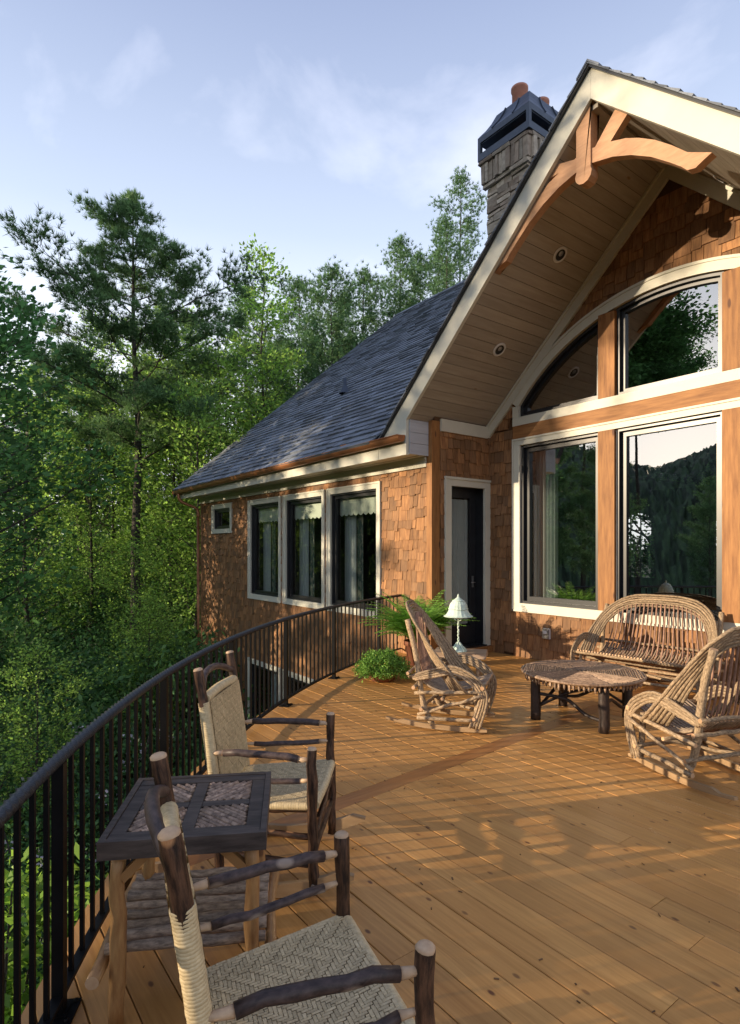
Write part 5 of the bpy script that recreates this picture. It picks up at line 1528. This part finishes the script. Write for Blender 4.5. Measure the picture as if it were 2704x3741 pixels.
for (src, x, y, rz, lab, sc) in (
    (s2, -24.8, 21.9, 2.2, 'sparse pine between the roof ridge and the tall pine by the chimney', 1.06),
    (s3, -18.7, 18.4, 3.1, 'sparse pine rising just left of the stone chimney base', .84),
    (s1, -21.8, 16.0, 1.4, 'thin pine over the lower middle of the roof slope', 1.04),
    (s1, -26.2, 15.1, 4.0, 'thin pine immediately right of the pointed maple', 1.1),
    (s2, -29.8, 20.2, .4, 'distant pine between two nearer thin pines over the roof', 1.0),
    (s1, -29.6, 13.8, 1.0, 'thin pine left of the pointed maple, behind it', 1.12),
    (s2, -32.4, 11.8, 5.0, 'thin pine seen between the tallest pine and the pointed maple', .88),
    (big, -29.7, 3.7, 2.0, 'dark pine low behind the left broadleaf tree', .74),
    (big, -34.1, 6.4, 4.1, 'dark pine trunk standing far behind the tallest pine', .88),
    (big, -38.8, 11.6, 5.2, 'far dark pine at the centre of the woods', .98),
    (big, -38, 1.5, .7, 'far dark pine toward the left edge', .8),
    (mA, -23.1, 7.5, 3.0, 'slim grey-barked maple just right of the tallest pine trunk', .80),
    (mA, -29.5, 16.5, 1.2, 'light green maple behind the house corner', .9),
    (mB, -23.9, 4.8, 2.2, 'light green maple left of the tallest pine', .74),
    (mB, -28.7, 6.8, 4.0, 'yellow-green maple directly behind the tallest pine', 1.0),
    (mC, -20.0, 8.3, 5.1, 'light green small maple above the gutter end', 1.15),
    (mC, -22.5, 2.6, 1.9, 'light green small maple in the left middle of the woods', 1.05),
    (s1, -33, 17.5, 2.9, 'distant thin pine showing above the gutter end', 1.05),
    (ok, -36, 8, 1.0, 'dark broadleaf tree deep behind the pine trunks', 1.0)):
    copy_tree(src, (x, y, z(x, y)), rz, lab, sc)
# understory bushes and small trees
def make_bush(name, label, loc, r, hgt, leaf, seed, n=5000, size=.10, group=None, flowers=0, stem=True):
    rs = np.random.RandomState(seed); t = thing(name, label, 'shrub', loc, 0, group); m = MB(); rng = random.Random(seed)
    Ps = []; lay = []
    for i in range(26):
        az = rng.uniform(0, 6.28); f_ = rng.uniform(.35, 1); end = Vector((cos(az)*r*f_, sin(az)*r*f_, hgt*rng.uniform(.25, 1)*(1.1-.45*f_)))
        m.tube([(0, 0, 0), end*.5 + Vector((0, 0, hgt*.12)), end], [.03*hgt/3, .02*hgt/3, .006], 4, .5, cap=False, rng=rng)
        k = n//26; c = np.array(list(end)); pp = rs.normal(size=(k, 3))*np.array([r*.26, r*.26, r*.11]); pp[:, 2] -= .35*np.hypot(pp[:, 0], pp[:, 1]); Ps.append(c + pp)
    P = np.concatenate(Ps)
    obj('stem', m, 'tree_bark', t)
    quads_obj('foliage', leaf_arrays(P, size, rs, up=.7, aspect=.5), leaf, t, rs=rs)
    if flowers:
        k_ = rs.choice(len(P), flowers); C = P[k_]; C = np.repeat(C, 14, 0) + rs.normal(size=(flowers*14, 3))*.07
        quads_obj('flower', leaf_arrays(C, .06, rs, aspect=.9), 'petal', t, rs=rs)['kind'] = 'stuff'
    return t
b1 = make_bush('shrub', 'layered mid-green shrub below the tallest pine trunk', (-14.2, 4.7, GZ), 2.3, 4.3, 'under_leaf', 41, 8000, .16)
b2 = make_bush('shrub', 'dark green shrub low in the shaded woods', (-18.5, 3.2, GZ), 2.6, 4.0, 'under_dark', 42, 9500, .105)
az_ = make_bush('azalea', 'dark azalea with pale flower clusters beyond the handrail', (-10.6, 2.7, GZ), 2.1, 3.3, 'under_dark', 43, 9000, .085, None, 26)
lime = make_bush('lime_shrub', 'sunlit lime-green leafy shrub close behind the nearest railing posts', (-4.6, .25, GZ), 1.0, 3.95, 'lime_leaf', 44, 6000, .105)
def copy_bush(src, x, y, rz, lab, sc=1.0, dz=0, name=None):
    c = copy_tree(src, (x, y, gz(x, y)+.1+dz), rz, lab, sc)
    return c
WHERE = [
    (az_, -8.6, 1.2, 1.5, 'pale-flowered dark azalea nearer to the handrail', .95), (az_, -12.6, 1.2, 3.1, 'pale-flowered azalea at the left of the shaded slope', 1.05),
    (b2, -11.2, .2, 2.0, 'dark shrub at the left behind the nearest railing', 1.0), (b2, -8.0, -.9, 4.0, 'dark shrub low at the left edge behind the railing', .85),
    (b1, -9.6, 4.6, .8, 'mid-green shrub just beyond the far end of the handrail', .78), (b1, -17.6, 5.4, 2.9, 'mid-green shrub by the far corner of the house', 1.05),
    (b1, -13.6, 2.6, 4.4, 'mid-green shrub in the centre of the slope', .86), (b2, -15.5, 2.4, 5.0, 'dark shrub in the centre of the slope', 1.15),
    (b1, -18.2, .6, .4, 'mid-green shrub under the left edge tree', 1.2), (b2, -22.5, 5.6, 1.2, 'dark shrub behind the young maple', 1.3),
    (b1, -21.5, 7.9, 3.3, 'mid-green shrub behind the corner downspout', 1.25), (b2, -25, 1.2, 3.9, 'dark shrub far left in the woods', 1.5),
    (b1, -27.5, 5.6, 5.5, 'mid-green shrub near the foot of the tallest pine', 1.35), (b2, -29.5, 8.6, 2.4, 'dark shrub behind the tallest pine', 1.5),
    (b1, -24, 10.5, 1.9, 'mid-green shrub beyond the house corner', 1.4), (b2, -33, 4, 4.8, 'dark shrub deep in the woods at left', 1.8),
    (b1, -34, 9, .1, 'mid-green shrub deep in the woods', 1.8), (b2, -36, 14, 3.6, 'dark shrub deep behind the house corner', 2.0),
    (b2, -6.6, 2.2, 2.7, 'dark shrub in the shade directly under the handrail', .72), (b2, -5.2, 1.2, .9, 'dark low shrub under the middle of the railing', .6),
    (az_, -6.9, .4, .2, 'dark azalea right behind the handrail at left', .8), (lime, -5.6, .55, 2.2, 'sunlit lime-green shrub second from the nearest post', .96),
    (lime, -4.0, -.45, 4.2, 'sunlit lime-green shrub at the lower left corner', .93),
    (b1, -12.0, 5.3, 3.7, 'mid-green shrub beside the lower-storey windows', .62)]
WHERE += [(mC, -13.4, 3.9, 2.0, 'light green young maple low on the shaded slope', .46), (mC, -16.5, 4.4, 4.0, 'light green young maple higher on the slope by the house corner', .56), (mC, -10.8, 1.4, 1.0, 'light green sapling left of the azaleas', .42)]
for (src, x, y, rz, lab, sc) in WHERE: copy_bush(src, x, y, rz, lab, sc)
# ground cover and far woods
rs = np.random.RandomState(50); n = 60000
X_ = rs.uniform(-45, -2.5, n); Y_ = rs.uniform(-6, 30, n); k_ = (np.hypot(X_-CC[0], Y_-CC[1]) > 10.4) | (Y_ > 9); k_ &= ~((X_ > -15.8) & (Y_ > 5.8)); X_, Y_ = X_[k_], Y_[k_]
P = np.stack([X_, Y_, ground_z(X_, Y_) + rs.uniform(0, .5, len(X_))], 1)
o = quads_obj('ground_cover', leaf_arrays(P, .2, rs, up=.8), 'under_dark', rs=rs); o['kind'] = 'stuff'
Ps = []
for i in range(250):
    D_ = rs.uniform(44, 85); a = radians(rs.uniform(128, 188)); c = np.array([cos(a)*D_, sin(a)*D_, 0]); hh = rs.uniform(5, 12.5); R_ = rs.uniform(1.6, 3.2)
    k = 330; z_ = rs.uniform(0, 1, k)**.8; rr = R_*np.sqrt(rs.rand(k))*(1.1-z_)**.6; aa = rs.uniform(0, 2*pi, k)
    Ps.append(np.stack([c[0]+rr*np.cos(aa), c[1]+rr*np.sin(aa), GZ+1 + z_*hh], 1))
P = np.concatenate(Ps); o = quads_obj('far_woods', leaf_arrays(P, .5, rs, up=.5, aspect=.7), 'dark_needle', rs=rs); o['kind'] = 'stuff'
# the neighbour's cabin in the woods
cab = thing('cabin', 'grey-roofed cabin half hidden among the tree trunks', 'house', (-64, 13.6, -3.2), radians(20))
m = MB(); m.box(-4, 4, -6, 6, 0, 3.4); obj('wall', m, 'stone', cab)
m = MB(); m.prism([(-4.6, -6.6, 3.3), (4.6, -6.6, 3.3), (0, -6.6, 6.2)], (0, 13.2, 0)); obj('roof', m, 'roof_slate', cab)
m = MB(); m.box(4.0, 4.05, -3, -1.5, 1, 2.6); obj('window', m, 'dark_sash', cab)
m = MB(); m.box(4.0, 4.05, 1.5, 3, 1, 2.6); obj('window', m, 'dark_sash', cab)
# ---- trees on the sunward side, beyond the left of the view (they dapple the walls and are mirrored in the glass)
def lat(u, d):      # u: sideways from the sun line, d: distance back towards the sun
    n_ = Vector((.916, -.402, 0)); s_ = Vector((-.402, -.916, 0)); return n_*u + s_*d
for (src, u, d, rz, lab, sc) in (
    (s2, -13.2, 19, 1, 'pine beyond the railing that shades the far end of the wing', .68), (ok, -15.5, 14, 2, 'broadleaf tree that shades the left end of the wing', 1.05),
    (s2, -10.4, 20, 3, 'thin pine that dapples the wing windows', .62), (mC, -19, 22, 4, 'small maple beyond the railing toward the sun', 1.0),
    (mC, -23, 20, 2, 'small maple on the sunward slope', 1.2), (mC, -27, 18, 0, 'second small maple on the sunward slope', 1.2),
    (s1, -1.7, 21, 1, 'thin pine shading the near chairs', .72), (s2, 1.0, 26, 2, 'thin pine behind the photographer', .62),
    (s1, -4.9, 60, 2, 'pine down the slope mirrored in the right window', 1.0)):
    p = lat(u, d); copy_tree(src, (p.x, p.y, gz(p.x, p.y)), rz, lab, sc)
tall = make_tree('oak_tree', 'tall leaning oak on the sunward slope, mirrored in the arched window', 'tree', (-20.9, -9.5, gz(-20.9, -9.5)), 20.0, 4.6, 'round', 'oak_leaf', 77, base=.70, nprim=60, r0=.22, leafn=52, size=.19, cr=.36)
tall.rotation_euler = (radians(17), 0, radians(66.3))
for (u, d, rz, lab) in ((-12.2, 25, 2, 'tall oak shading the right half of the wing roof'), (-9.6, 31, 5, 'tall oak shading the gutter beside the porch'), (-16.8, 22, 4, 'tall oak shading the left half of the wing roof')):
    p = lat(u, d); copy_tree(tall, (p.x, p.y, gz(p.x, p.y)), rz, lab, .98)
# trees behind the house
copy_tree(mB, (-11, 22, GZ), 1, 'maple behind the house seen through the far arched window', 1.0)
copy_tree(ok, (-9.5, 18.6, GZ), 3, 'broadleaf tree close behind the house', 1.0)
copy_tree(mB, (-6.5, 19.5, GZ), 3, 'second maple behind the house', 1.0)
print('boards', nb, 'shakes', NSHK, 'roof', len(RSH), 'twigs', ntw)
